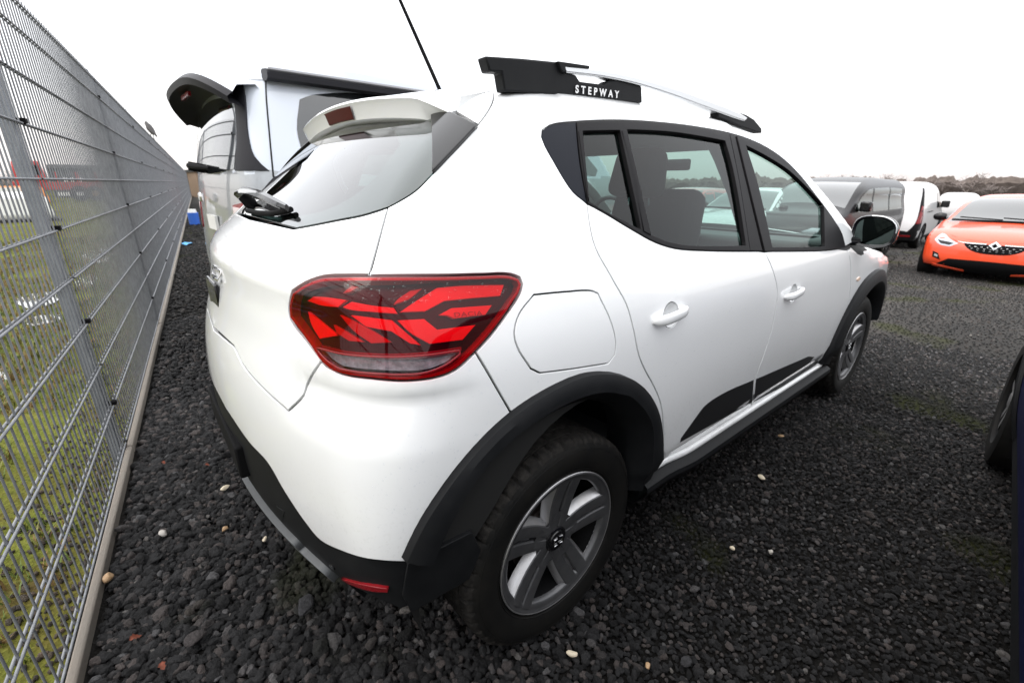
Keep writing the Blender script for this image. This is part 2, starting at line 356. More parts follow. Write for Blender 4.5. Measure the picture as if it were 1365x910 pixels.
def panel(name, surf, dom, loop, mat, parent, holes=(), off=0., sp=.03, gap=.0022, rim=.0015, depth=.014, flip=False, mirror=False, extra=None, warp=None):
    """A skin following surf inside loop (2-D domain points), with rolled edges. Returns the object(s)."""
    loops = [np.asarray(loop, float)]+[np.asarray(h, float) for h in holes]
    loops = [inset_loop(loops[0], gap)]+[inset_loop(h, -gap) for h in loops[1:]]
    allp = np.concatenate(loops); lo, hi = allp.min(0), allp.max(0)
    gx = np.arange(lo[0]+sp/2, hi[0], sp); gy = np.arange(lo[1]+sp/2, hi[1], sp*.866)
    G = np.array([(x+(sp/2 if j % 2 else 0), y) for j, y in enumerate(gy) for x in gx]).reshape(-1, 2)
    if len(G):
        k = inside(G, loops[0])
        for h in loops[1:]: k &= ~inside(G, h)
        G = G[k]
    if len(G):
        m = np.ones(len(G), bool)
        for L in loops: m &= seg_dist(G, L) > sp*.42
        G = G[m]
    edges = []; base = 0
    for L in loops:
        n = len(L); edges += [(base+i, base+(i+1) % n) for i in range(n)]; base += n
    pts = np.concatenate([allp, G]) if len(G) else allp
    vo, eo, fo, vi, ei, fi = delaunay_2d_cdt([Vector(p) for p in pts.tolist()], edges, [], 0, 1e-6)
    V2 = np.array([(v[0], v[1]) for v in vo]); Fc = [tuple(f) for f in fo]
    C2 = np.array([V2[list(f)].mean(0) for f in Fc]); k = inside(C2, loops[0])
    for h in loops[1:]: k &= ~inside(C2, h)
    Fc = [f for f, q in zip(Fc, k) if q]
    P = surf.fwd(V2, dom, off); N = surf.normal(np.nan_to_num(P))
    if warp is not None: P, N = warp(P, N, V2)
    bad = np.isnan(P[:, 0]); Fc = [f for f in Fc if not bad[list(f)].any()]
    P = np.nan_to_num(P)
    # orient
    if Fc:
        f = Fc[len(Fc)//2]; nn = np.cross(P[f[1]]-P[f[0]], P[f[2]]-P[f[0]])
        sgn = sum(1 if np.cross(P[f[1]]-P[f[0]], P[f[2]]-P[f[0]]) @ N[f[0]] > 0 else -1 for f in Fc[::max(1, len(Fc)//25)])
        if sgn < 0: Fc = [tuple(reversed(f)) for f in Fc]
    # boundary edges (directed) -> rims
    cnt = {}
    for f in Fc:
        for i in range(len(f)): cnt[(f[i], f[(i+1) % len(f)])] = 1
    be = [(a, b) for (a, b) in cnt if (b, a) not in cnt]
    V = [p for p in P]; NN = [n for n in N]; faces = list(Fc)
    if rim and be:
        tv = {}
        for a, b in be:
            t = P[b]-P[a]; L = np.linalg.norm(t)
            if L > 0: t = t/L
            for q in (a, b): tv[q] = tv.get(q, 0)+t
        idx = {}
        for q, t in tv.items():
            n = N[q]; t = t/(np.linalg.norm(t)+1e-12); o = np.cross(t, n); o = o/(np.linalg.norm(o)+1e-12)
            p0 = P[q]; V[q] = p0-o*rim; r1 = p0-o*rim*.29-n*rim*.29; r2 = p0-n*rim; r3 = p0-n*max(depth, rim*1.2)
            idx[q] = len(V); V += [r1, r2, r3]; NN += [(n+o)/1.414, o, o]
        for a, b in be:
            A = [a, idx[a], idx[a]+1, idx[a]+2]; B = [b, idx[b], idx[b]+1, idx[b]+2]
            for j in range(3): faces.append((A[j], A[j+1], B[j+1], B[j]))
    V = np.array(V); NN = np.array(NN); res = []
    for side in ((1, -1) if mirror else (1,)):
        v = V*np.array([side, 1, 1]); n = NN*np.array([side, 1, 1]); fs = faces if side > 0 else [tuple(reversed(f)) for f in faces]
        if flip: fs = [tuple(reversed(f)) for f in fs]; n = -n
        me = bpy.data.meshes.new(name); me.from_pydata(v.tolist(), [], fs); me.shade_smooth()
        me.normals_split_custom_set_from_vertices([tuple(q) for q in n])
        res.append(link_mesh(name, me, mat, parent))
    return res if mirror else res[0]
# ================================================================== THE WHITE HATCHBACK
S1 = Surf(F_main, .30)
car = empty('white_hatchback', (0, 0, 0), 0, 'white crossover hatchback filling the foreground, red tail lamp, black arch cladding and roof rails', 'car')
def px(L, dom='B', off=0.): return S1.from_px(np.array(L, float), dom, off)
def mirS(L): L = np.asarray(L); return np.stack([2*SB-L[:, 0], L[:, 1]], 1)
GLASS_B = [(393, 304), (415, 300), (450, 293), (483.5, 286.4), (517, 276)]
GAPU = [(638, 165), (618, 188), (598, 209), (576, 232), (554, 254), (532, 268), (517, 276)]
GAPL = [(517, 276), (511, 298), (501, 335), (492, 368)]
LAMP = [(391.7, 389), (408, 378.4), (430, 370), (460, 368.4), (492.5, 368.2), (545, 368.2), (591, 368), (640, 367), (680, 367), (691, 371), (695, 378.4), (691.7, 390), (684, 401), (673, 418), (649.5, 448.8), (626, 474.5), (607, 491), (586, 500), (544, 505.7), (497, 503), (455, 496.8), (436, 487.4), (410.5, 453.4), (388, 423), (387, 406)]
SEAM = [(634, 469), (648, 492), (664, 520), (682, 551)]
ARCH = [(540, 748), (560, 704), (593, 651.5), (637, 596.5), (683, 552.6), (729, 522), (777.6, 500), (804, 496.5), (830.5, 500), (857, 515), (874.6, 541.6), (882, 572), (883.5, 612)]
DOORG = [(885, 617), (884.5, 590), (884, 565), (881, 538), (872, 515), (861, 495), (852, 474), (845, 440), (835, 405), (820, 378), (810, 360), (798, 339), (791, 321), (785, 290), (783, 272)]
DLOB = [(783, 271), (764, 255.5), (753, 240), (737.6, 213.7), (726.6, 194), (722.3, 183), (723, 174), (733, 167.5), (768, 162.5), (830, 160.5), (896, 165), (940, 171), (973, 177.5), (1000, 186), (1023, 197), (1046, 213), (1066, 233), (1089, 262), (1109, 289), (1123, 312), (1127, 328)]
DLOBOT = [(783, 271), (808, 285), (841, 305), (874, 323), (900, 331), (940, 334), (1020, 335), (1060, 335), (1100, 334), (1127, 331)]
FRG = [(1020, 336), (1031, 362), (1036.5, 388), (1033, 417), (1027, 446), (1018, 474), (1007, 505), (1001, 545)]
SILLL = [(885, 616), (945, 583), (1002, 551), (1050, 520), (1092, 491)]
WB = [(302, 546), (333, 591), (356, 616), (379, 655), (408, 698), (428, 721), (455, 734.5), (484, 744), (514, 748), (539, 749)]
def C(L, step=9, closed=False, corner=38): return curve(L, step, closed, corner)
def shrink(L, c, d):
    """pull px points d px towards c"""
    L = np.array(L, float); v = np.array(c)-L; return L+v/np.linalg.norm(v, axis=1, keepdims=True)*d
ARCH_IN = shrink(C(ARCH), (745, 700), 5)
# --- top edge of the side, as seen from above: roof ditch, windscreen edge, bonnet edge
def topline(y): return np.interp(y, [-.05, .0, .06, .3, 1.3, 1.45, 1.6, 1.8, 2.0, 2.2, 2.36], [.44, .50, .555, .565, .565, .585, .62, .665, .71, .755, .785])
ty = np.linspace(.02, 2.36, 50); TOPE = S1.fwd(np.stack([topline(ty), ty], 1), 'T')
tyh = np.linspace(2.40, 3.10, 16); HOODE = S1.fwd(np.stack([np.interp(tyh, [2.4, 2.8, 3.1], [.775, .74, .68]), tyh], 1), 'T')
# body side: quarter panel, cant rail and A pillar in one skin
corner_px = C([(658, 123.5), (657, 134), (651, 147), (638, 165)]+GAPU[1:], 8)
lampR = C([(492.5, 367), (545, 366.6), (591, 366.4), (640, 365.4), (681, 365.2), (693, 369.5), (697, 378.4), (693.4, 391), (675, 419.5), (652, 450), (636, 467)], 8)
body_loop = np.concatenate([px(corner_px), px(C(GAPL))[1:], px(lampR), px(C(SEAM)), px(ARCH_IN[np.argmin(abs(ARCH_IN[:, 0]-683)):]), px(C(DOORG))[0:], px(C(DLOB))[1:],
                            S1.inv(S1.fwd(np.array([[.80, 2.40]]), 'T'), 'B'), S1.inv(TOPE[::-1], 'B')])
FUEL = [(712, 393), (755, 389), (790, 388), (797, 391), (815, 430), (820.5, 452), (820, 472), (811, 484), (760, 492), (720, 497), (708, 491), (690, 462), (686, 445), (692, 420)]
fuel = px(C(FUEL, 7, True, 30))
body_side = panel('body_side', S1, 'B', body_loop, white, car, holes=[fuel], sp=.035, mirror=True)
panel('fuel_flap', S1, 'B', fuel, white, car, sp=.03, gap=.0015, mirror=True)
pf = px([(709, 489), (716, 497)]); 
# rear door and front door skins, each with a hole behind the handle
def ell(c, a, b, n=20): return np.array([(c[0]+a*math.cos(t), c[1]+b*math.sin(t)) for t in np.linspace(0, 2*np.pi, n, endpoint=False)])
def dlo_cut(a, b):   # part of the window line
    L = C(DLOBOT, 9); return L[(L[:, 0] >= a) & (L[:, 0] <= b)]
H1 = px([(895, 420)])[0]; H2 = px([(1057.5, 391)])[0]
bowl1 = ell(H1+np.array([0, .0]), .038, .036); bowl2 = ell(H2, .038, .036)
sl = C(SILLL, 9)
rdoor = np.concatenate([px(C(DOORG)), px(dlo_cut(786, 1019)), px(C(FRG)), px(sl[(sl[:, 0] < 998)][::-1])])
rear_doors = panel('rear_door', S1, 'B', rdoor, white, car, holes=[bowl1], sp=.035, mirror=True)
FFG = [(1131, 334), (1134, 352), (1134, 375), (1130, 410), (1118, 440), (1105, 462), (1094, 480), (1092, 491)]
fdoor = np.concatenate([px(C(FRG))[::-1], px(dlo_cut(1022, 1126)), px(C(FFG)), px(sl[(sl[:, 0] > 1004)][::-1])])
front_doors = panel('front_door', S1, 'B', fdoor, white, car, holes=[bowl2], sp=.035, mirror=True)
AFO = np.array([(-.60, .36), (-.585, .45), (-.53, .575), (-.43, .69), (-.29, .775), (-.13, .81), (.05, .81), (.21, .77), (.35, .69), (.45, .57), (.495, .45)])+[2.604, 0]
AFI = np.array([(-.50, .34), (-.49, .44), (-.445, .545), (-.36, .64), (-.245, .705), (-.11, .735), (.04, .735), (.175, .70), (.29, .63), (.375, .53), (.415, .42)])+[2.604, 0]
afo_c = curve(AFO, .05, False); cen = np.array([2.604, .35]); afs = afo_c+(cen-afo_c)*.04
ffg_dom = px(C(FFG))
fend = np.concatenate([ffg_dom[ffg_dom[:, 1] > .47], afs[3:-1]-[.30, 0], np.array([[3.12-.30, .47], [3.13-.30, .6], [3.12-.3, .75]]), S1.inv(HOODE[::-1], 'B')])
fend = fend[np.concatenate([[True], np.linalg.norm(np.diff(fend, axis=0), axis=1) > .004])]
panel('front_fender', S1, 'B', fend, white, car, sp=.045, mirror=True)
def tsym(x, y): return np.concatenate([np.stack([x, y], 1), np.stack([-x[::-1], y[::-1]], 1)])
yy = np.linspace(-.12, 1.40, 28); panel('roof_panel', S1, 'T', tsym(np.where(yy < .06, np.interp(yy, [-.12, .0, .06], [.50, .535, .555]), topline(yy)), yy), white, car, sp=.06)
yy = np.linspace(1.425, 2.355, 20); panel('windscreen', S1, 'T', tsym(topline(yy)-.004, yy), front_glass, car, off=-.003, sp=.06)
yy = np.linspace(2.40, 3.10, 12); panel('bonnet', S1, 'T', tsym(np.interp(yy, [2.4, 2.8, 3.1], [.775, .74, .68]), yy), white, car, sp=.06)
panel('cowl', S1, 'T', tsym(np.array([.78, .78]), np.array([2.35, 2.405])), black_plastic, car, off=-.012, sp=.05)
SN = .95*math.pi/2
nose = np.array([(.62, .44), (.62, .83), (.9, .86), (1.2, .85), (SN, .85), (SN*2-1.2, .85), (SN*2-.9, .86), (SN*2-.62, .83), (SN*2-.62, .44)])
panel('front_bumper', S1, 'N', curve(nose, .08, True), white, car, sp=.07)
nose2 = nose.copy(); nose2[:, 1] = [.25, .44, .44, .44, .44, .44, .44, .44, .25]
panel('front_bumper_lower', S1, 'N', curve(nose2, .08, True), black_plastic, car, off=-.006, sp=.07)
for sg_ in (0, 1):
    hl = np.array([(.64, .70), (.66, .79), (1.0, .80), (1.0, .70)]); hl = hl if sg_ == 0 else np.stack([2*SN-hl[:, 0], hl[:, 1]], 1)
    panel('headlight', S1, 'N', curve(hl, .05, True), gloss_black, car, off=.004, sp=.06)
# tailgate, rear bumper
gb = px(C(GLASS_B)); zc = gb[0, 1]
gapL = px(C(GAPL)); lampL = px(C([(491, 367), (460, 367), (430, 368.6), (406, 377), (389.5, 388), (385.5, 406), (386.5, 424), (409, 455), (429, 481)], 8))
tgl = px(C([(428, 482), (417, 498), (409, 514), (405, 526), (384, 548)], 8)); tgb = px(C([(384, 548), (352, 519), (325, 488), (312, 462)], 8))
half = np.concatenate([[[SB, zc+.002]], gb[gb[:, 0] > SB+.02], gapL[1:], lampL, tgl[:], tgb[1:], [[SB, .874]]])
tail_loop = np.concatenate([half, mirS(half[1:-1])[::-1]])
panel('tailgate', S1, 'B', tail_loop, white, car, sp=.032, gap=.0032)
lampB = px(C([(434, 488), (455, 498), (497, 504.6), (544, 507.3), (587, 501.5), (608, 492.5), (627, 476), (633, 470)], 8))
arch_r = px(ARCH_IN[:np.argmin(abs(ARCH_IN[:, 0]-683))+1])[::-1]
wb = px(C(WB, 8)); zwb = wb[0, 1]
half = np.concatenate([[[SB, .868]], tgb[::-1]-[0, .0], tgl[::-1][1:], lampB, px(C(SEAM)), arch_r, wb[::-1], [[SB, zwb+.012]]])
bump_loop = np.concatenate([half, mirS(half[1:-1])[::-1]])
def bumper_warp(P, N, V2):
    # the pressed shelf under the lamps: a shallow dish that fades towards the wheel arch
    z = P[:, 2]; x = np.abs(P[:, 0])
    return P, N
panel('rear_bumper', S1, 'B', bump_loop, white, car, sp=.03)
cap_top = px([(539, 749)])[0]
half = np.concatenate([[[SB, zwb+.02]], wb+[0, .008], [[cap_top[0]+.01, cap_top[1]-.002], [cap_top[0]+.10, cap_top[1]-.004], [cap_top[0]+.125, .47], [cap_top[0]+.10, .40], [cap_top[0]-.02, .392], [cap_top[0]-.15, .390], [SB+.7, .375], [SB+.35, .35], [SB, .345]]])
low_loop = np.concatenate([half, mirS(half[1:-1])[::-1]])
panel('lower_bumper', S1, 'B', low_loop, black_plastic, car, off=-.005, sp=.035, depth=.03)
rs = px([(428, 768)])[0, 0]
sk = np.array([(SB, .375), (SB+.5, .378), (rs-.1, .384), (rs+.06, .390), (rs, .396), (rs-.1, .402), (SB+.5, .404), (SB, .405)])
sk = np.concatenate([sk, mirS(sk[1:-1])[::-1]]); panel('skid_strip', S1, 'B', curve(sk, .05, True), skid_silver, car, off=.012, sp=.04, depth=.025)
panel('reflector', S1, 'B', px(C([(453, 770), (475, 776), (500, 781), (519, 784), (518, 790), (498, 789), (478, 784), (462, 777)], 6, True)), red_reflex, car, off=.0005, sp=.015, rim=.001, mirror=True)
sc_ = px([(441, 757)])[0]; panel('parking_sensor', S1, 'B', ell(sc_, .011, .011), gloss_black, car, off=-.002, sp=.01, rim=.001, mirror=True)
panel('tow_eye_cover', S1, 'B', px(C([(366, 675), (378, 683), (374, 700), (362, 692)], 8, True)), black_plastic, car, off=-.0035, sp=.02, rim=.001)
# side cap between bumper and wheel, and flaps
zt_ = cap_top[1]-.002; cap = np.array([(cap_top[0]+.004, zt_), (cap_top[0]+.06, zt_+.004), (cap_top[0]+.120, zt_+.002), (cap_top[0]+.138, .47), (cap_top[0]+.11, .40), (cap_top[0]+.0, .386), (cap_top[0]-.012, .45)])
panel('bumper_side_cap', S1, 'B', cap, black_plastic, car, off=.003, sp=.03, depth=.03, rim=.003, mirror=True)
# black sheets close under the skin, coloured to stand in for shade in the gaps
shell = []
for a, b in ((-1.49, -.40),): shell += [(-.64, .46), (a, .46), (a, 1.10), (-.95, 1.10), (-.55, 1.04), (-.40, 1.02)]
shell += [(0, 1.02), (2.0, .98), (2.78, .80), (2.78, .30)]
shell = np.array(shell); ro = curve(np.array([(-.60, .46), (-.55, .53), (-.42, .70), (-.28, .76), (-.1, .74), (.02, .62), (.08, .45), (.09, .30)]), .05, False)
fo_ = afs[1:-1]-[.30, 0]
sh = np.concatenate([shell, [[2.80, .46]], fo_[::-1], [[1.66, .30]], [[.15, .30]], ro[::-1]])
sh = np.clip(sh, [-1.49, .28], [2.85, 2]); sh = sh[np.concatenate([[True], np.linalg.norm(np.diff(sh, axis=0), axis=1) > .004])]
panel('gap_shade_sheet', S1, 'B', sh, gap_black, car, holes=[inset_loop(px(C(LAMP, 6, True, 30)), -.001), inset_loop(bowl1, -.003), inset_loop(bowl2, -.003)], off=-.0075, sp=.07, rim=0, gap=0, mirror=True)
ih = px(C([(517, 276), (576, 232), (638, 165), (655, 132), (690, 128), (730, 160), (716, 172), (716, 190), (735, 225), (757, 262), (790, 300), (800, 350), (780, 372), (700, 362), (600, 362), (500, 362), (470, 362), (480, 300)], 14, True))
panel('quarter_shade_sheet', S1, 'B', ih, gap_black, car, off=-.0065, sp=.05, rim=0, mirror=True)
# --- tail lamp: housing, inner red shapes, reversing strip, outer lens
lampd = px(C(LAMP, 6, True, 30))
lamp = panel('tail_lamp', S1, 'B', lampd, lamp_dark, car, off=-.020, sp=.03, rim=.001, depth=.03)
lampM = empty('tail_lamp'); lampM.parent = car
lamp2 = panel('tail_lamp', S1, 'B', lampd, lamp_dark, car, off=-.020, sp=.04, rim=.001, depth=.03, mirror=True)
for o in (lamp2[0], lampM): bpy.data.objects.remove(o)
lamp2 = lamp2[1]
def lp(L): return [(380+a*.2344, 355+b*.2344) for a, b in L]
def lamp_part(name, pts, mat, off, **kw):
    d = px(C(lp(pts), 5, True, 20)) if kw.pop('raw', True) else px(C(pts, 5, True, 20))
    r = panel(name, S1, 'B', d, mat, lamp, off=off, rim=.0012, gap=0, mirror=True, **kw); r[1].parent = lamp2; return r
lamp_part('light_blade', [(640, 272), (740, 205), (860, 130), (1000, 118), (1250, 112), (1228, 176), (1060, 190), (905, 206), (790, 266)], lamp_red, -.010, sp=.03, depth=.012)
lamp_part('light_blade', [(870, 286), (945, 246), (1180, 228), (1142, 284), (960, 306), (925, 290)], lamp_red, -.009, sp=.03, depth=.012)
lamp_part('light_blade', [(628, 317), (785, 309), (862, 370), (1085, 342), (1010, 428), (818, 453), (700, 385)], lamp_red, -.009, sp=.03, depth=.012)
lamp_part('light_blade', [(600, 232), (690, 200), (770, 138), (700, 150), (620, 205)], lamp_red2, -.013, sp=.03, depth=.01)
lamp_part('light_blade', [(300, 245), (350, 215), (480, 238), (600, 250), (625, 285), (480, 275), (320, 255)], lamp_red, -.014, sp=.03, depth=.01)
lamp_part('light_blade', [(95, 208), (130, 182), (200, 188), (320, 205), (275, 246), (180, 236)], lamp_red, -.014, sp=.03, depth=.01)
lamp_part('light_blade', [(340, 160), (390, 128), (350, 120), (300, 165)], lamp_red2, -.014, sp=.03, depth=.01)
lamp_part('light_blade', [(350, 292), (590, 320), (765, 465), (700, 455), (590, 385), (440, 358)], lamp_red, -.013, sp=.03, depth=.01)
lamp_part('light_blade', [(285, 290), (440, 360), (590, 450), (470, 455), (370, 385)], lamp_red2, -.014, sp=.03, depth=.01)
lamp_part('light_blade', [(250, 345), (430, 448), (340, 440), (270, 395)], lamp_red2, -.014, sp=.03, depth=.01)
lamp_part('light_blade', [(100, 268), (165, 320), (275, 408), (170, 425), (125, 350)], lamp_red, -.014, sp=.03, depth=.01)
rev = lamp_part('reversing_light', [(175, 458), (300, 492), (480, 510), (650, 512), (820, 500), (1000, 474), (1005, 490), (925, 558), (800, 602), (660, 612), (550, 608), (400, 596), (310, 582), (235, 530)], lamp_frost, -.012, sp=.03, depth=.01)
lamp_part('smoked_band', [(178, 455), (300, 488), (480, 506), (650, 508), (820, 496), (1003, 468), (985, 505), (820, 535), (650, 545), (450, 535), (290, 512), (210, 482)], lamp_smoke, -.009, sp=.03, depth=.006)
# lens: red above, clear window over the reversing light, thick red rim
revh = px(C(lp([(185, 462), (320, 496), (500, 512), (660, 514), (830, 502), (990, 478), (992, 492), (915, 550), (795, 594), (660, 604), (550, 600), (400, 588), (315, 574), (243, 526)]), 5, True, 20))
l_ = panel('red_lens', S1, 'B', lampd, lens_red, lamp, holes=[revh], off=.004, sp=.022, rim=.003, depth=.02, gap=.001, mirror=True); l_[1].parent = lamp2
l_ = panel('clear_lens', S1, 'B', revh, lens_clear, lamp, off=.003, sp=.025, rim=.001, depth=.003, gap=0, mirror=True); l_[1].parent = lamp2
rl = inset_loop(lampd, .0085)
l_ = panel('lens_rim', S1, 'B', lampd, red_reflex, lamp, holes=[inset_loop(lampd, .0075)], off=.0015, sp=.02, rim=.001, depth=.02, gap=.0006, mirror=True); l_[1].parent = lamp2
l_ = panel('lens_rim', S1, 'B', inset_loop(revh, -.0035), red_reflex, lamp, holes=[revh], off=.0045, sp=.02, rim=.0008, depth=.006, gap=0, mirror=True); l_[1].parent = lamp2

# --- side glazing
G1 = [(776.7, 175), (826.3, 174), (840.5, 240), (854.5, 306), (825.5, 290.5), (799, 276.5), (785.5, 267.6)]
G2 = [(836, 173), (896, 176.3), (940, 183), (966.5, 188), (975, 218), (983, 257), (994, 327), (955, 327.3), (918, 326.5), (891, 321.5), (868, 312.5), (853, 245)]
G3 = [(994.5, 194), (1023, 209), (1051, 227), (1074, 248.5), (1098, 274), (1099.5, 328.5), (1060, 329), (1029.5, 329), (1021, 290), (1009, 240)]
g1, g2, g3 = (px(C(g, 7, True, 24)) for g in (G1, G2, G3))
dlo = px(np.concatenate([C(DLOB, 8)[:-1], C(DLOBOT, 8)[::-1][:-1]]))
QT = [(783, 271), (764, 255.5), (753, 240), (737.6, 213.7), (726.6, 194), (722.3, 183), (723, 174), (733, 167.5), (768, 162.5), (773, 215)]
RF = [(768.5, 162.5), (830, 160.5), (896, 165), (940, 171), (972, 177.5), (985, 240), (1000, 334.5), (940, 334), (900, 331), (874, 323), (841, 305), (808, 285), (783.5, 271.5), (774, 215)]
BPF = [(974, 178), (981, 180), (1018, 334.6), (1001.5, 334.5), (986.5, 240)]
FF = [(982, 180.5), (1000, 186), (1023, 197), (1046, 213), (1066, 233), (1089, 262), (1109, 289), (1123, 312), (1127, 330), (1100, 334), (1060, 335), (1019.5, 335)]
panel('quarter_trim', S1, 'B', px(C(QT, 7, True, 34)), trim_blue, car, off=-.0015, sp=.03, gap=.0008, depth=.012, mirror=True)
for nm, L, hs in (('rear_window_frame', RF, [g1, g2]), ('door_pillar', BPF, []), ('front_window_frame', FF, [g3])):
    panel(nm, S1, 'B', px(C(L, 7, True, 34)), frame_black, car, holes=hs, off=.001 if nm != 'door_pillar' else -.003, sp=.02, gap=.0008, rim=.002, depth=.016, mirror=True)
for L in (g1, g2, g3):
    panel('side_window', S1, 'B', inset_loop(L, -.004), door_glass if L is g3 else side_glass, car, off=-.012, sp=.05, gap=0, rim=0, mirror=True)
# bright seal lip along the bottom of the divider bar
panel('window_divider', S1, 'B', px([(828, 174), (834, 173.6), (867, 313), (857, 308)]), frame_black, car, off=.004, sp=.02, gap=.0005, rim=.002, mirror=True)
panel('window_divider', S1, 'B', px([(770.5, 175), (775.5, 174.6), (784.5, 268), (782, 262)]), frame_black, car, off=.004, sp=.02, gap=.0003, rim=.001, mirror=True)
# --- black films low on the doors
D1 = [(906.5, 589), (907.7, 583.5), (929, 554), (938, 542), (949, 533), (968.6, 521.5), (1004.6, 506), (1001.8, 536.5), (955, 562)]
D2 = [(1007.8, 505), (1048, 487.5), (1077.4, 474.8), (1085, 475.5), (1091.5, 482), (1081, 492), (1045, 514), (1005, 535)]
for L in (D1, D2): panel('door_film', S1, 'B', px(C(L, 7, True, 22)), M('film_black', (.006, .006, .007), .55), car, off=.0012, sp=.04, gap=0, rim=.0006, depth=.001, mirror=True)
# --- sill: white ridge, black cladding below
_sx = {}
def side_x(y, z):
    k = (round(float(y), 5), round(float(z), 5))
    if k not in _sx: _sx[k] = S1.fwd(np.array([[y-.30, z]]), 'B')[0, 0]
    return _sx[k]
for sg_ in (1, -1):
    ys = np.linspace(.425, 2.03, 40); m = MB(); rows = []
    zt = lambda y: .398-.03*sstep(y, .43, .7)-.008*(y-.4)
    for y in ys:
        z = float(zt(y)); xb = side_x(y, z)
        k = min(1, (y-.425)/.04)
        rows.append([(sg_*(xb-.012), y, z+.006), (sg_*(xb+.006), y, z+.003), (sg_*(xb+.014), y, z-.004), (sg_*(xb+.015), y, z-.012), (sg_*(xb+.010), y, z-.022), (sg_*(xb-.01), y, z-.028)])
    m.grid(rows); m.build('sill_ridge', white, car, smooth=50)
    m = MB(); rows = []
    for y in np.linspace(.36, 2.08, 30):
        z = float(zt(max(y, .5))); xb = .885
        rows.append([(sg_*(xb-.02), y, z-.015), (sg_*(xb+.004), y, z-.022), (sg_*(xb+.018), y, z-.032), (sg_*(xb+.020), y, z-.050), (sg_*(xb+.002), y, z-.085), (sg_*(xb-.025), y, z-.115), (sg_*(xb-.08), y, z-.13), (sg_*(xb-.3), y, z-.13)])
    m.grid(rows); m.build('sill_cladding', black_plastic, car, smooth=28)
# --- arch cladding
def side_pts(L, x):
    out = []
    for q in S1.hit(np.array(L, float), x): out.append((q[1], q[2]))
    return np.array(out)
RO = np.concatenate([curve(side_pts(ARCH, .012), .035, False), [(.43, .40), (.43, .35)]])
RI = curve(side_pts([(579, 752), (606, 691), (654, 616), (707, 568), (760, 537), (804, 524), (839, 529)], .028), .035, False)
RI = np.concatenate([RI, curve(np.array([RI[-1], (.255, .69), (.315, .61), (.34, .52), (.345, .43), (.345, .35)]), .035, False)[1:]])
def resamp(L, n):
    L = np.asarray(L, float); d = np.concatenate([[0], np.cumsum(np.linalg.norm(np.diff(L, axis=0), axis=1))]); t = np.linspace(0, d[-1], n)
    return np.stack([np.interp(t, d, L[:, 0]), np.interp(t, d, L[:, 1])], 1)
def arch(O_, I_, cen, name, y0=.3):
    n = 60; O_, I_ = resamp(O_, n), resamp(I_, n); cen = np.array(cen)
    XO = np.nan_to_num(S1.fwd(np.stack([O_[:, 0]-.30, O_[:, 1]], 1), 'S')[:, 0], nan=.88); XI = np.nan_to_num(S1.fwd(np.stack([I_[:, 0]-.30, I_[:, 1]], 1), 'S')[:, 0], nan=.88)
    for sg_ in (1, -1):
        rows = []
        for o, i, xo, xi in zip(O_, I_, XO, XI):
            w = i-o; lw = np.linalg.norm(w); w = w/lw
            pr = lambda t: o+w*lw*t
            c2 = cen-i; c2 = c2/np.linalg.norm(c2)
            P = [(xo-.006, *pr(-.01)), (xo+.012, *pr(.0)), (xo+.019, *pr(.04)), (xo*.5+xi*.5+.028, *pr(.35)), (xi+.030, *pr(.70)), (xi+.031, *pr(.93)), (xi+.027, *pr(1.0)),
                 (xi+.004, *(i+c2*.022)), (xi-.035, *(i+c2*.040)), (xi-.045, *(i+c2*.040)), (xi-.13, *(i+c2*.02))]
            rows.append([(sg_*a, b, c) for a, b, c in P])
        m = MB(); m.grid(rows); m.build(name, black_plastic, car, smooth=26)
arch(RO, RI, (0, .33), 'arch_cladding'); arch(curve(AFO, .04, False), curve(AFI, .04, False), (2.604, .33), 'arch_cladding')
for yc_ in (0, 2.604):
    for sg_ in (1, -1):
        m = MB(); rows = []
        for a in np.linspace(-.35, math.pi+.35, 30): rows.append([(sg_*x, yc_+r*math.cos(a), .36+r*math.sin(a)) for x, r in ((.84, .425), (.70, .41), (.50, .40), (.48, .2), (.48, .01))])
        m.grid(rows); m.build('wheel_liner', matt_black, car, smooth=40)
# mudflap-like lower corner behind rear wheel opening front

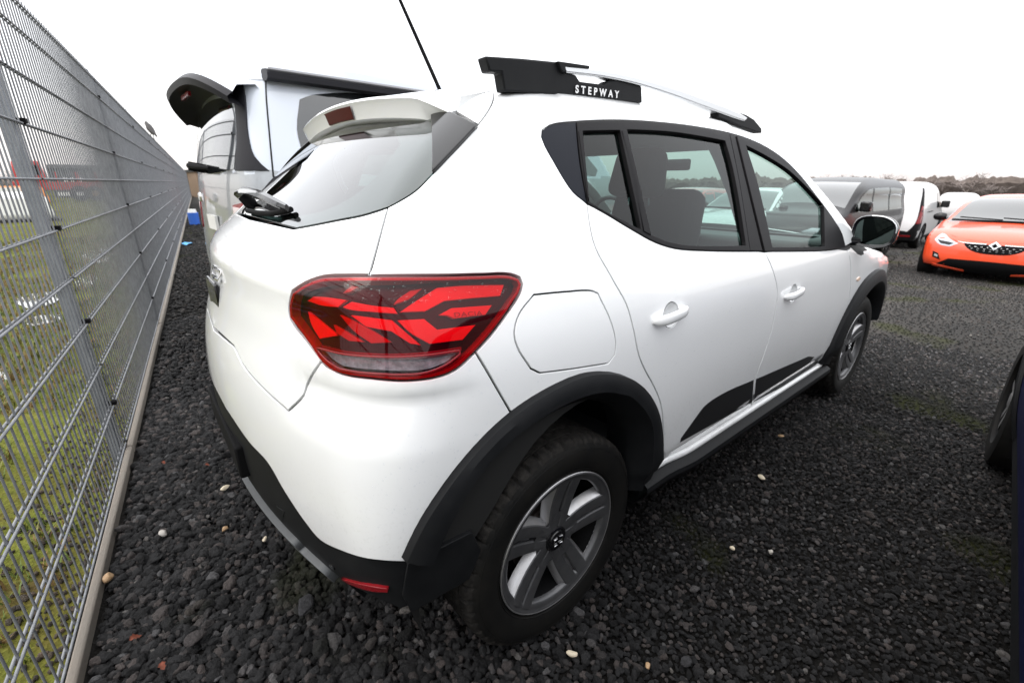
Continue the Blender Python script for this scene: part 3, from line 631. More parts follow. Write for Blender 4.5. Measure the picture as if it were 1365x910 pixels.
# --- wheels
def make_wheel(y, sg):
    w = empty('wheel'); w.parent = car; w.location = (sg*.7655, y+(.010 if y < 1 else 0), .322); w.rotation_euler = (rad(14 if y > 1 else 0), 0, 0)
    if sg < 0: w.rotation_euler = (0, 0, math.pi)
    R_ = .322; n = 288; hw = .1025
    prof = []  # half section, outer side (x>0) to inner
    base = [(.088, .214), (.094, .222), (.1005, .232), (.104, .250), (.1065, .268), (.1055, .285), (.1015, .298), (.0985, .301), (.0955, .3055), (.091, .3125), (.084, .3185), (.074, .3205), (.062, .3213)]
    tread = [(.0615, .3213), (.061, .3145), (.055, .3145), (.0545, .3217), (.025, .3223), (.0245, .3150), (.0185, .3150), (.018, .3223), (-.018, .3223), (-.0185, .3150), (-.0245, .3150), (-.025, .3223), (-.0545, .3217), (-.055, .3145), (-.061, .3145), (-.0615, .3213)]
    prof = base+tread+[(-a, b) for a, b in reversed(base)]
    V = []; Fs = []; mi = []; m_ = len(prof)
    for k in range(n):
        a = 2*math.pi*k/n; g = (k % 6) < 1
        for j, (h, r) in enumerate(prof):
            rr = r; aa = a
            if abs(h) > .0612 and abs(h) < .0990 and r > .3 and g: rr = r-.006*min(1, (r-.3)/.012+.35)
            if .018 <= abs(h) <= .0545 and r > .318 and (k+(3 if h > 0 else 0)) % 6 < 1: rr = r-.004
            if abs(h) < .0181 and k % 12 < 1: rr = r-.003
            if abs(h) > .103 and .245 < r < .27: rr = r
            V.append((h, rr*math.cos(aa), rr*math.sin(aa)))
    for k in range(n):
        k2 = (k+1) % n
        for j in range(m_-1): Fs.append((k*m_+j, k*m_+j+1, k2*m_+j+1, k2*m_+j)); mi.append(1 if 8 <= j <= m_-10 else 0)
    mb = MB(); mb.v = V; mb.f = Fs; mb.mi = mi; tyre = mb.build('tyre', [rubber, tread_mat], w, smooth=32)
    # raised ribs and lettering-like marks moulded on the sidewall
    m = MB()
    for r0, x0 in ((.2275, .0985), (.2915, .1035)): m.lathe([(x0-.002, r0-.0015), (x0+.0012, r0), (x0-.002, r0+.0015)], n=96)
    m.build('sidewall_rib', rubber, tyre, smooth=60)
    # barrel, lip
    m = MB(); m.lathe([(.062, .202), (.088, .206), (.096, .2125), (.0985, .2165), (.0965, .2185), (.090, .2165)], n=96); m.build('rim_lip', rim_silver, w, smooth=50)
    m = MB(); m.lathe([(.075, .206), (.05, .197), (-.02, .185), (-.09, .195), (-.1, .21)], n=72); m.build('rim_barrel', matt_black, w, smooth=50)
    m = MB(); m.lathe([(.02, .0), (.02, .125), (.0, .13), (-.02, .13)], n=48); m.lathe([(.03, 0), (.03, .07), (.02, .075)], n=36); m.build('brake_drum', M('brake_iron', (.05, .04, .035), .6, metal=.6), w, smooth=30)
    # cover: outer ring, five forked spokes, hub
    m = MB(); m.lathe([(.074, .188), (.088, .1905), (.0925, .196), (.0935, .204), (.0955, .2085), (.0985, .2125), (.0955, .2145)], n=120); cover = m.build('wheel_cover', rim_dark, w, smooth=45)
    def xs(r): return .074+.020*(r/.2)**2      # dished outward
    for s in range(5):
        a0 = 2*math.pi*(s/5)+rad(8)
        for fk in (1, -1):
            mt = MB(); mside = MB(); secs = []
            for t in np.linspace(0, 1, 9):
                r = .030+.170*t; dl = fk*(.0180+.0070*t+.003*math.sin(t*3.1)); wd = .0158+.0065*t
                ca, sa = math.cos(a0), math.sin(a0); tx, tz = -sa, ca; x = xs(r)-.004*math.sin(t*3.1)
                mk = lambda w_, dx: (x+dx, r*ca+tx*(dl+w_), r*sa+tz*(dl+w_))
                oL, oR = (.012*t**.5+.003, .0015) if fk < 0 else (.0015, .012*t**.5+.003)
                secs.append([mk(-wd-oL, -.030), mk(-wd, -.003), mk(-wd+.003, .0), mk(0, .0015), mk(wd-.003, .0), mk(wd, -.003), mk(wd+oR, -.030)])
            mt.grid(secs, mi=0); o = mt.build('spoke', [rim_dark, rim_silver], cover, smooth=30)
            for p in o.data.polygons:
                j = p.index % 6
                if (j == 0 if fk < 0 else j == 5): p.material_index = 1      # machined outer flank
        # web between the two forks near the hub, silver slot near the rim
        mw = MB(); secs = []
        for t in np.linspace(0, 1, 6):
            r = .035+.055*t; row = []
            for q in np.linspace(-1, 1, 5):
                ang = a0+q*rad(20); row.append((xs(r)-.001-.003*(1-abs(q)), r*math.cos(ang), r*math.sin(ang)))
            secs.append(row)
        mw.grid(secs); mw.build('spoke_web', rim_dark, cover, smooth=40)
        mw = MB(); secs = []
        for t in np.linspace(0, 1, 5):
            r = .105+.095*t
            secs.append([(xs(r)-.012-.004*(1-abs(q)), r*math.cos(a0+q*rad(8)), r*math.sin(a0+q*rad(8))) for q in np.linspace(-1, 1, 5)])
        mw.grid(secs); mw.build('spoke_slot', rim_silver, cover, smooth=40)
        # bolt cups
        ab = a0+rad(36); cy_, cz_ = .052*math.cos(ab), .052*math.sin(ab)
        m = MB(); vs = []
        prof2 = [(.073, .0125), (.074, .011), (.066, .0095), (.060, .0)]
        m.lathe(prof2, c=(0, cy_, cz_), n=20); m.build('bolt_cup', rim_dark, cover, smooth=50)
        mw = MB(); secs = []
        for t in np.linspace(0, 1, 5):
            r = .03+.045*t
            secs.append([(xs(r)-.004, r*math.cos(ab+q*rad(17)), r*math.sin(ab+q*rad(17))) for q in np.linspace(-1, 1, 4)])
        mw.grid(secs); mw.build('spoke_web', rim_dark, cover, smooth=40)
    m = MB(); m.lathe([(.070, .040), (.078, .038), (.0805, .034), (.0795, .029), (.0825, .0275), (.0835, .024), (.084, 0)], n=48); hub = m.build('hub_cap', gloss_black, w, smooth=40)
    m = MB()
    for k_ in (1, -1):   # the small chrome emblem: two facing angular hooks
        m.tube([(.0855, k_*.004, .011), (.0855, k_*.016, .011), (.0855, k_*.016, -.011), (.0855, k_*.004, -.011)], .0022, 6)
    m.build('emblem', chrome, hub, smooth=30)
    return w
for y_ in (0, 2.604):
    for s_ in (1, -1): make_wheel(y_, s_)
# paint dot on the rear tyre
wr = [o for o in car.children if o.name.startswith('wheel') and not o.name.startswith('wheel_') and o.location.y < 1 and o.location.x > 0][0]
dp = on_plane((754, 808), (1, 0, 0), .868)
MB().lathe([(.1015, .0), (.1015, .006), (.0985, .0062)], c=(.0, dp[1], dp[2]-.322), n=14).build('paint_dot', M('dot_red', (.5, .03, .02), .6), wr)

# --- handles
for Hc, bowl, nm in ((H1, bowl1, 'rear'), (H2, bowl2, 'front')):
    for sg_ in (1, -1):
        pc = S1.fwd(np.array([Hc]), 'B')[0]; y0, z0 = pc[1], pc[2]; hd = empty('door_handle'); hd.parent = car
        m = MB(); rows = []
        for q in (1.0, .96, .8, .55, .25, .02):
            ring = []
            for t in np.linspace(0, 2*np.pi, 28, endpoint=False):
                yy_, zz_ = y0+.038*q*math.cos(t), z0+.036*q*math.sin(t); xx = side_x(yy_, zz_)-.001-.020*(1-q**2.5)
                ring.append((sg_*xx, yy_, zz_))
            rows.append(ring)
        m.grid(rows, closed=True); m.build('handle_bowl', white, hd, smooth=50)
        m = MB(); rows = []
        for t in np.linspace(0, 1, 17):
            y = y0-.092+.165*t; tilt = -.012+.012*t*1.0
            k = max(.12, math.sin(math.pi*min(1, max(0, (t*1.0)))**.9) if False else (1-abs(2*t-1)**5))
            zc_ = z0+.004-.006*(1-t)+.006*t; xb = side_x(y, zc_)
            lift = .024*(1-abs(2*t-1)**4)+.004; hh = (.0165 if t > .15 else .0175)*max(.25, k**.5)
            rows.append([(sg_*(xb+lift+.008*math.cos(a)-.004), y, zc_+hh*math.sin(a)) for a in np.linspace(0, 2*np.pi, 14, endpoint=False)])
        m.grid(rows, closed=True); n0 = len(m.v); m.f += [tuple(range(13, -1, -1)), tuple(range(n0-14, n0))]; m.mi += [0, 0]
        m.build('handle_bar', white, hd, smooth=60)
# --- mirrors
def mirror_unit(sg):
    o = empty('door_mirror'); o.parent = car
    c = np.array([.938, 2.07, 1.066])
    def ring(y, sx_, sz_, dx=0, dz=0, n=28, e=3.2):
        out = []
        for t in np.linspace(0, 2*np.pi, n, endpoint=False):
            ct, st_ = math.cos(t), math.sin(t); r_ = (abs(ct)**e+abs(st_)**e)**(-1/e); x_, z_ = r_*ct, r_*st_
            if x_ > 0 and z_ > 0: z_ *= 1-.28*x_**2          # falls away at the outer top corner
            out.append((sg*(c[0]+dx+x_*sx_), c[1]+y, c[2]+dz+z_*sz_))
        return out
    m = MB(); m.grid([ring(.0, .078, .064), ring(-.010, .088, .074), ring(.0, .092, .078), ring(.04, .090, .076, .0), ring(.09, .076, .062, -.01), ring(.125, .05, .038, -.02), ring(.135, .02, .015, -.02)], closed=True)
    m.build('mirror_housing', [gloss_black], o, smooth=45)
    m = MB(); m.grid([ring(.004, .077, .063), ring(.004, .03, .02)], closed=True); rr = ring(.004, .03, .02); n0 = len(m.v); m.f.append(tuple(range(n0-28, n0))); m.mi.append(0)
    m.build('mirror_glass', mirror_glass, o, smooth=0)
    m = MB(); ro_ = ring(-.0105, .089, .075); m.tube([ro_[k] for k in range(0, 9)], .0025, 6); m.build('mirror_edge', satin, o, smooth=50)
    m = MB(); m.tube([(sg*.835, 2.03, 1.012), (sg*.87, 2.08, 1.012), (sg*.91, 2.12, 1.02)], [.026, .022, .024], 12); m.build('mirror_arm', gloss_black, o, smooth=60)
mirror_unit(1); mirror_unit(-1)
# side indicator on the fender
ic = px([(1144, 372)])[0]; panel('side_indicator', S1, 'B', ell(ic, .030, .014), amber, car, off=.004, sp=.02, rim=.002, mirror=True)

# --- roof rails
def rail(sg):
    r = empty('roof_rail'); r.parent = car
    X = .575
    def yz(p, x=X): q = on_plane(p, (1, 0, 0), x); return (q[1], q[2])
    def blk(name, pts, x0, x1, mat, bev=.004):
        poly = [yz(p) for p in pts]; m = MB(); m.prism(poly, lambda p, d: (sg*d, p[0], p[1]), x0, x1); return m.build(name, mat, r, smooth=25, bevel=bev)
    rearfoot = [(642, 76.5), (690, 79.5), (737, 84), (742, 96), (752, 99.5), (762, 101), (768, 110), (800, 114), (806, 109), (815, 107.5), (850, 116), (851, 138), (800, 134), (745, 128), (700, 125), (668, 123), (664, 98), (648, 97)]
    foot = blk('rail_foot', rearfoot, .555, .59, black_plastic, .004)
    bar = [(742, 89), (790, 94), (840, 104), (890, 118), (935, 134), (980, 152), (990, 158), (986, 162.5), (972, 158), (930, 143), (885, 127), (838, 113), (795, 104.5), (747, 99)]
    b1 = curve([yz(p) for p in bar], .03, True, 30); m = MB(); m.prism([tuple(p) for p in b1], lambda p, d: (sg*d, p[0], p[1]), .553, .597); m.build('rail_bar', satin, r, smooth=25, bevel=.004)
    blk('rail_clamp', [(735, 84), (777, 90), (777, 94), (745, 91), (747, 100), (740, 97)], .549, .60, black_plastic, .002)
    front = [(952, 151), (962, 147), (975, 149), (990, 154), (1000, 160), (1010, 172), (1010, 178), (985, 170), (965, 161), (952, 157)]
    blk('rail_foot', front, .557, .592, black_plastic, .003)
    if sg > 0:
        # raised lettering on the outer face of the rear foot
        cu = bpy.data.curves.new('letters', 'FONT'); cu.body = 'STEPWAY'; cu.size = .0205; cu.extrude = .0008; cu.space_character = 1.75; cu.align_x = 'CENTER'; cu.align_y = 'CENTER'; cu.offset = .0006
        t = bpy.data.objects.new('tmp', cu); COL.objects.link(t); bpy.context.view_layer.update()
        me = bpy.data.meshes.new_from_object(t.evaluated_get(bpy.context.evaluated_depsgraph_get())); bpy.data.objects.remove(t)
        a = yz((766, 119.5), .592); b = yz((824, 127), .592); ang = math.atan2(b[1]-a[1], b[0]-a[0]); L = math.hypot(b[0]-a[0], b[1]-a[1])
        xs_ = [v.co.x for v in me.vertices]; k = L/(max(xs_)-min(xs_)); cx, cz = (a[0]+b[0])/2, (a[1]+b[1])/2
        # +y (car forward) is to the right when seen from the right side
        for v in me.vertices:
            u, w_, d = v.co.x*k, v.co.y*k*.92, v.co.z
            v.co = (.5935+max(0, d)+.0004, cx+u*math.cos(ang)-w_*math.sin(ang), cz+u*math.sin(ang)+w_*math.cos(ang))
        me.materials.clear(); lo = link_mesh('raised_lettering', me, M('letter_white', (.75, .75, .75), .4), foot)
rail(1); rail(-1)

# --- lettering moulded into the lamp
cu = bpy.data.curves.new('letters', 'FONT'); cu.body = 'DACIA'; cu.size = 1; cu.space_character = 1.15; cu.extrude = 0
t = bpy.data.objects.new('tmp', cu); COL.objects.link(t); bpy.context.view_layer.update()
me = bpy.data.meshes.new_from_object(t.evaluated_get(bpy.context.evaluated_depsgraph_get())); bpy.data.objects.remove(t)
vx = np.array([v.co[:] for v in me.vertices]); x0, x1 = vx[:, 0].min(), vx[:, 0].max(); h0, h1 = vx[:, 1].min(), vx[:, 1].max()
u = (vx[:, 0]-x0)/(x1-x0); v = (vx[:, 1]-h0)/(h1-h0)
A_, B_, C_ = px(lp([(965, 288), (1122, 277), (962, 262)]), off=-.006)
uv = A_+np.outer(u, B_-A_)+np.outer(v, C_-A_)
Pq = S1.fwd(uv, 'B', off=-.0065)
for q, vv in zip(Pq, me.vertices): vv.co = q
me.materials.clear(); link_mesh('lamp_lettering', me, M('lettering_dark_red', (.16, .004, .008), .4), lamp)

# --- rear glass, spoiler, blades, brake light
gr = px(C(GAPU[::-1], 8))
half = np.concatenate([[[SB, zc+.006]], gb[gb[:, 0] > SB+.02], gr[1:], [[gr[-1, 0]-.10, 1.45], [SB, 1.455]]])
gl = np.concatenate([half, mirS(half[1:-1])[::-1]])
panel('rear_window', S1, 'B', gl, rear_glass, car, off=-.0015, sp=.03, gap=.001, rim=.001, depth=.006)
inn = half.copy()
ring_o = gl
def shrinkB(L, d): return inset_loop(L, d)
panel('window_frit', S1, 'B', gl, frit, car, holes=[curve(np.array([(SB, 1.205), (SB+.35, 1.205), (SB+.55, 1.235), (SB+.66, 1.30), (SB+.70, 1.375), (SB+.62, 1.415), (SB, 1.43), (SB-.62, 1.415), (SB-.70, 1.375), (SB-.66, 1.30), (SB-.55, 1.235), (SB-.35, 1.205)]), .05, True)], off=-.006, sp=.03, gap=.001, rim=0)
sp_m = MB(); sp_b = MB(); rows = []
roofp = lambda x: float(S1.fwd(np.array([[abs(x), .050]]), 'T')[0, 2])
XS = np.linspace(-.53, .53, 49)
def te(x):   # trailing edge of the spoiler (top)
    k = abs(x)/.56; yt = -.178+.045*k**2; zt = 1.512-.040*k**2
    e = sstep(k, .80, 1.04); yt = yt*(1-e)+(-.085)*e; zt = zt*(1-e)+1.432*e
    return float(yt), float(zt)
for x in XS:
    k = abs(x)/.56; yt, zt = te(x); zr = roofp(min(abs(x), .555)); xo = x*(1+.035*float(sstep(k, .8, 1)))
    fy = .046-.03*max(0, (k-.92))/.08
    e = float(sstep(k, .80, 1.02))
    row = [(x, fy, zr-.012), (x, fy, zr-.001), (x, fy-.03, zr-.001-(zr-zt)*.12), (x, fy-.10, (zr*.5+zt*.5)+.006), (xo, yt+.018, zt+.003), (xo, yt+.005, zt+.0005), (xo, yt, zt-.006)]
    row += [(x, yt+.006, zt-.012-.004*(1-e)), (x*.99, yt+.016+.004*e, zt-.050+.03*e), (x*.98, yt+.030, zt-.058+.03*e), (x*.96, yt+.07, zt-.060+.02*e), (x*.92, .0, zt-.06)]
    rows.append(row)
sp_m.grid(rows); nr = len(rows[0]); sp_m.f += [tuple(range(nr)), tuple(len(sp_m.v)-1-i for i in range(nr))]; sp_m.mi += [0, 0]; spo = sp_m.build('roof_spoiler', white, car, smooth=40)
fl_ = panel('spoiler_end', S1, 'B', px(C([(596, 122), (625, 121), (657.5, 121.5), (656, 134), (649.5, 147), (637, 165), (612, 150), (590, 139)], 8, True)), white, spo, off=.0015, sp=.02, depth=.02, gap=0, mirror=True)
m = MB(); rows = []
for x in np.linspace(-.115, .115, 13):
    yt, zt = te(x); rows.append([(x, yt-.000, zt-.014), (x*.97, yt+.002, zt-.020), (x*.93, yt+.010, zt-.047), (x*.93, yt+.030, zt-.050)])
m.grid(rows); m.build('high_brake_light', M('brake_light_red', (.055, .002, .003), .35, spec=.2), spo, smooth=40)
# blades between spoiler end and glass
for sg_ in (1, -1):
    P1 = np.array(hitp) if False else None
    bt = px([(575.5, 140), (575.5, 180), (576, 228), (581, 226), (600, 206), (618, 187), (637, 166.5), (618, 156.5), (598, 147)])
    o = panel('spoiler_blade', S1, 'B', curve(bt, .015, True, 22), gloss_black, car, off=.010, sp=.02, rim=.003, depth=.02, mirror=False) if sg_ > 0 else None
    if sg_ < 0:
        o = panel('spoiler_blade', S1, 'B', curve(bt, .015, True, 22), gloss_black, car, off=.010, sp=.02, rim=.003, depth=.02, mirror=True); bpy.data.objects.remove(o[0])
# --- aerial
ab = on_plane((588, 124), (1, 0, 0), .0); at = on_plane((533, 0), (1, 0, 0), .0); dr = (at-ab)
ae = empty('roof_aerial'); ae.parent = car
m = MB(); m.tube([ab-dr*.05, ab+dr*.5, ab+dr*1.3], [.0068, .0062, .0045], 12); m.build('aerial_rod', matt_black, ae, smooth=60)
MB().lathe([(ab[2]-.03, .03), (ab[2]-.012, .024), (ab[2], .012), (ab[2]+.004, 0)], axis='z', c=(ab[0], ab[1], 0), n=20).build('aerial_base', black_plastic, ae)
# --- rear wiper: pivot cover, arm, blade
wp = empty('rear_wiper'); wp.parent = car
def gp(u, off): return S1.fwd(np.array([u]), 'B', off=off)[0]
Uo = np.linspace(.060, .030, 5); Ua = np.array([(309, 251.5), (325, 249), (345, 253), (365, 262.5), (382, 272)], float); Va = np.array([(306.5, 257), (322, 257), (343, 263), (362, 271.5), (380, 278.5)], float)
def hoff(p, o):
    p = np.array(p, float)
    for _ in range(40):
        q = S1.hit([p], float(o))[0]
        if not np.isnan(q[0]): return q
        p = p+[1.0, .6]
    return q
U3 = np.array([hoff(p, o) for p, o in zip(Ua, Uo)]); V3 = np.array([hoff(p, o) for p, o in zip(Va, Uo-.004)])
if np.isnan(U3).any() or np.isnan(V3).any(): print('wiper nan', U3, V3)
def cat(L, n=18): return np.stack([spl(range(5), L[:, k])(np.linspace(0, 4, n)) for k in range(3)], 1)
U3, V3 = cat(U3), cat(V3); Nn = S1.normal((U3+V3)/2); th_ = np.linspace(.016, .010, 18)[:, None]
m = MB(); m.grid([[tuple(U3[i]-Nn[i]*.003), tuple(U3[i]), tuple((U3[i]+V3[i])/2+Nn[i]*.004), tuple(V3[i]), tuple(V3[i]-Nn[i]*th_[i]), tuple(U3[i]-Nn[i]*th_[i])] for i in range(18)], closed=True)
n0 = len(m.v); m.f += [tuple(range(5, -1, -1)), tuple(range(n0-6, n0))]; m.mi += [0, 0]; m.build('wiper_arm', gloss_black, wp, smooth=35)
bl = [S1.hit([p], .010)[0] for p in ((330, 281), (345, 284), (362, 285), (378, 282), (388, 279))]; bl = [tuple(q) for q in bl if not np.isnan(q[0])]
m = MB(); m.tube(bl, .0075, 8); m.build('wiper_blade', matt_black, wp, smooth=60)
pv = V3[3]; pn = Nn[3]; m = MB(); m.tube([tuple(pv-pn*.055), tuple(pv-pn*.012)], [.024, .017], 16); m.build('wiper_pivot', matt_black, wp, smooth=50)
# --- tailgate fittings: plate, emblem, bumper plate holder
m = MB(); m.box((-.06, -.592, .955), (.18, .012, .10)); m.build('plate_recess', gloss_black, car, bevel=.004)
m = MB()
for k_ in (1, -1):
    m = MB(); m.tube([(k_*.015, -.580, 1.045), (k_*.060, -.578, 1.045), (k_*.060, -.584, 1.020), (k_*.015, -.586, 1.020)], .006, 8); m.build('tailgate_emblem', chrome, car, smooth=40)
m = MB(); m.box((0, -.640, .545), (.50, .03, .10)); m.build('plate_holder', matt_black, car, bevel=.006)
m = MB(); m.box((0, 1.35, .29), (1.25, 3.2, .06)); m.build('underbody', matt_black, car)
m = MB(); m.tube([(-.45, -.50, .24), (-.45, -.62, .235)], .025, 14); m.build('exhaust_tip', chrome, car)

# --- interior
inter = empty('cabin'); inter.parent = car
m = MB(); m.box((0, 1.2, .48), (1.5, 3.0, .04)); m.box((0, -.1, .78), (1.5, .7, .03)); m.build('cabin_floor', seat_fab, inter)
def seat(x, y, w_=.48, hr=1):
    m = MB(); m.box((x, y, .66), (w_, .50, .16)); m.box((x, y-.27, .98), (w_, .13, .58), Matrix.Rotation(rad(-14), 3, 'X'), taper=.86)
    o = m.build('seat', seat_fab, inter, bevel=.045, segs=3)
    for k in range(hr):
        dx = 0 if hr == 1 else (-.36 if k == 0 else .36)
        h = MB().box((x+dx, y-.37, 1.325), (.25, .11, .19), Matrix.Rotation(rad(-10), 3, 'X'), taper=.85).build('headrest', seat_fab, o, bevel=.04, segs=3)
        MB().tube([(x+dx-.05, y-.355, 1.2), (x+dx-.05, y-.36, 1.28)], .006, 6).tube([(x+dx+.05, y-.355, 1.2), (x+dx+.05, y-.36, 1.28)], .006, 6).build('headrest_post', chrome, o)
seat(.37, 1.27); seat(-.37, 1.27)
m = MB(); m.box((0, .42, .66), (1.25, .50, .16)); m.box((0, .12, .93), (1.25, .13, .48), Matrix.Rotation(rad(-16), 3, 'X'), taper=.95); o = m.build('rear_bench', seat_fab, inter, bevel=.04, segs=3)
for x in (-.36, .36): MB().box((x, .03, 1.21), (.26, .10, .12), Matrix.Rotation(rad(-10), 3, 'X'), taper=.85).build('headrest', seat_fab, o, bevel=.035, segs=3)
m = MB(); m.box((0, 2.12, .90), (1.4, .42, .20)); m.box((0, 2.30, .97), (1.35, .30, .06)); m.build('dashboard', dash_mat, inter, bevel=.05, segs=3)
m = MB(); m.box((.02, 1.865, 1.075), (.25, .02, .155), Matrix.Rotation(rad(8), 3, 'X')); tb = m.build('centre_screen', matt_black, inter, bevel=.006)
MB().box((.02, 1.853, 1.075), (.225, .004, .13), Matrix.Rotation(rad(8), 3, 'X')).build('screen_face', screen_mat, tb)
m = MB(); pts = [(-.38+.185*math.cos(a), 1.72-.05*math.sin(a), 1.02+.18*math.sin(a)) for a in np.linspace(0, 2*np.pi, 33)]; m.tube(pts, .014, 8, cap=False)
m.box((-.38, 1.73, 1.01), (.34, .03, .05)); m.tube([(-.38, 1.73, 1.0), (-.38, 2.0, .93)], .03, 8); m.build('steering_wheel', dash_mat, inter, smooth=50)
MB().box((0, 1.72, 1.385), (.23, .03, .06)).build('rearview_mirror', matt_black, inter, bevel=.012)
yy = np.linspace(.10, 1.42, 14); panel('headlining', S1, 'T', tsym(topline(yy)-.01, yy), roof_lining, inter, off=-.03, sp=.12, rim=0, flip=False)
for sg_ in (1, -1):   # inner pillar trims and belts
    m = MB(); rows = []
    for y, z, w_ in ((2.15, 1.06, .05), (1.9, 1.21, .05), (1.65, 1.335, .05), (1.48, 1.41, .06), (1.3, 1.455, .06), (.9, 1.475, .05), (.3, 1.465, .05), (.1, 1.44, .05)):
        x_ = float(np.nan_to_num(side_x(y, z), nan=.6))-.03
        rows.append([(sg_*x_, y, z-w_*.6), (sg_*(x_-.03), y, z-w_*.2), (sg_*(x_-.05), y, z+.02)])
    m.grid(rows); m.build('pillar_trim', trim_grey, inter, smooth=60)
    m = MB(); rows = []
    for z, y in ((.95, 1.03), (1.1, 1.02), (1.25, 1.0), (1.36, .97), (1.45, .94)):
        x_ = side_x(y, z)-.03; rows.append([(sg_*x_, y-.09, z), (sg_*(x_-.025), y, z), (sg_*x_, y+.07, z)])
    m.grid(rows); m.build('pillar_trim', seat_fab, inter, smooth=60)
    m = MB(); m.grid([[(sg_*(side_x(y, z)-.025), y, z) for y in np.linspace(.35, 2.1, 12)] for z in (.5, .8, .96, 1.02)]); m.build('door_lining', dash_mat, inter, smooth=60)
MB().box((0, -.10, 1.07), (1.25, .45, .02)).build('parcel_shelf', seat_fab, inter)

# --- rain beads on the wet skin
def beads(region, n, r0, r1, name, off=.0, parent=None):
    m = MB(); L = np.array(region, float); lo, hi = L.min(0), L.max(0); P = RNG.uniform(lo, hi, (n*3, 2)); P = P[inside(P, L)][:n]
    q = S1.hit(P, off); q = q[~np.isnan(q[:, 0])]; N = S1.normal(q)
    for p, nn in zip(q, N):
        r = RNG.uniform(0, 1)**3*(r1-r0)+r0; t = np.cross(nn, [0, 0, 1.]); t /= np.linalg.norm(t)+1e-9; b = np.cross(nn, t)
        vs = [p+nn*r*.55]+[p+nn*r*.38+(t*math.cos(a)+b*math.sin(a)*1.15)*r*.7 for a in np.arange(6)*math.pi/3]+[p+(t*math.cos(a)+b*math.sin(a)*1.15)*r for a in np.arange(6)*math.pi/3]
        fs = [(0, 1+i, 1+(i+1) % 6) for i in range(6)]+[(1+i, 7+i, 7+(i+1) % 6, 1+(i+1) % 6) for i in range(6)]; m.add(vs, fs)
    o = m.build(name, drop_mat, parent, smooth=180); o['kind'] = 'stuff'; return o
beads([(450, 372), (685, 370), (680, 385), (660, 400), (560, 405), (470, 398)], 150, .0008, .0040, 'rain_beads', .0045, car)
beads([(620, 485), (740, 500), (800, 495), (700, 550), (600, 640), (540, 730), (470, 700), (540, 560)], 220, .0008, .0026, 'rain_beads', .0, car)
beads([(800, 300), (1010, 340), (1000, 500), (900, 560), (860, 480), (820, 380)], 200, .0010, .0026, 'rain_beads', .0, car)
beads([(775, 180), (826, 180), (850, 300), (800, 272)], 26, .0008, .0020, 'rain_beads', -.0115, car)
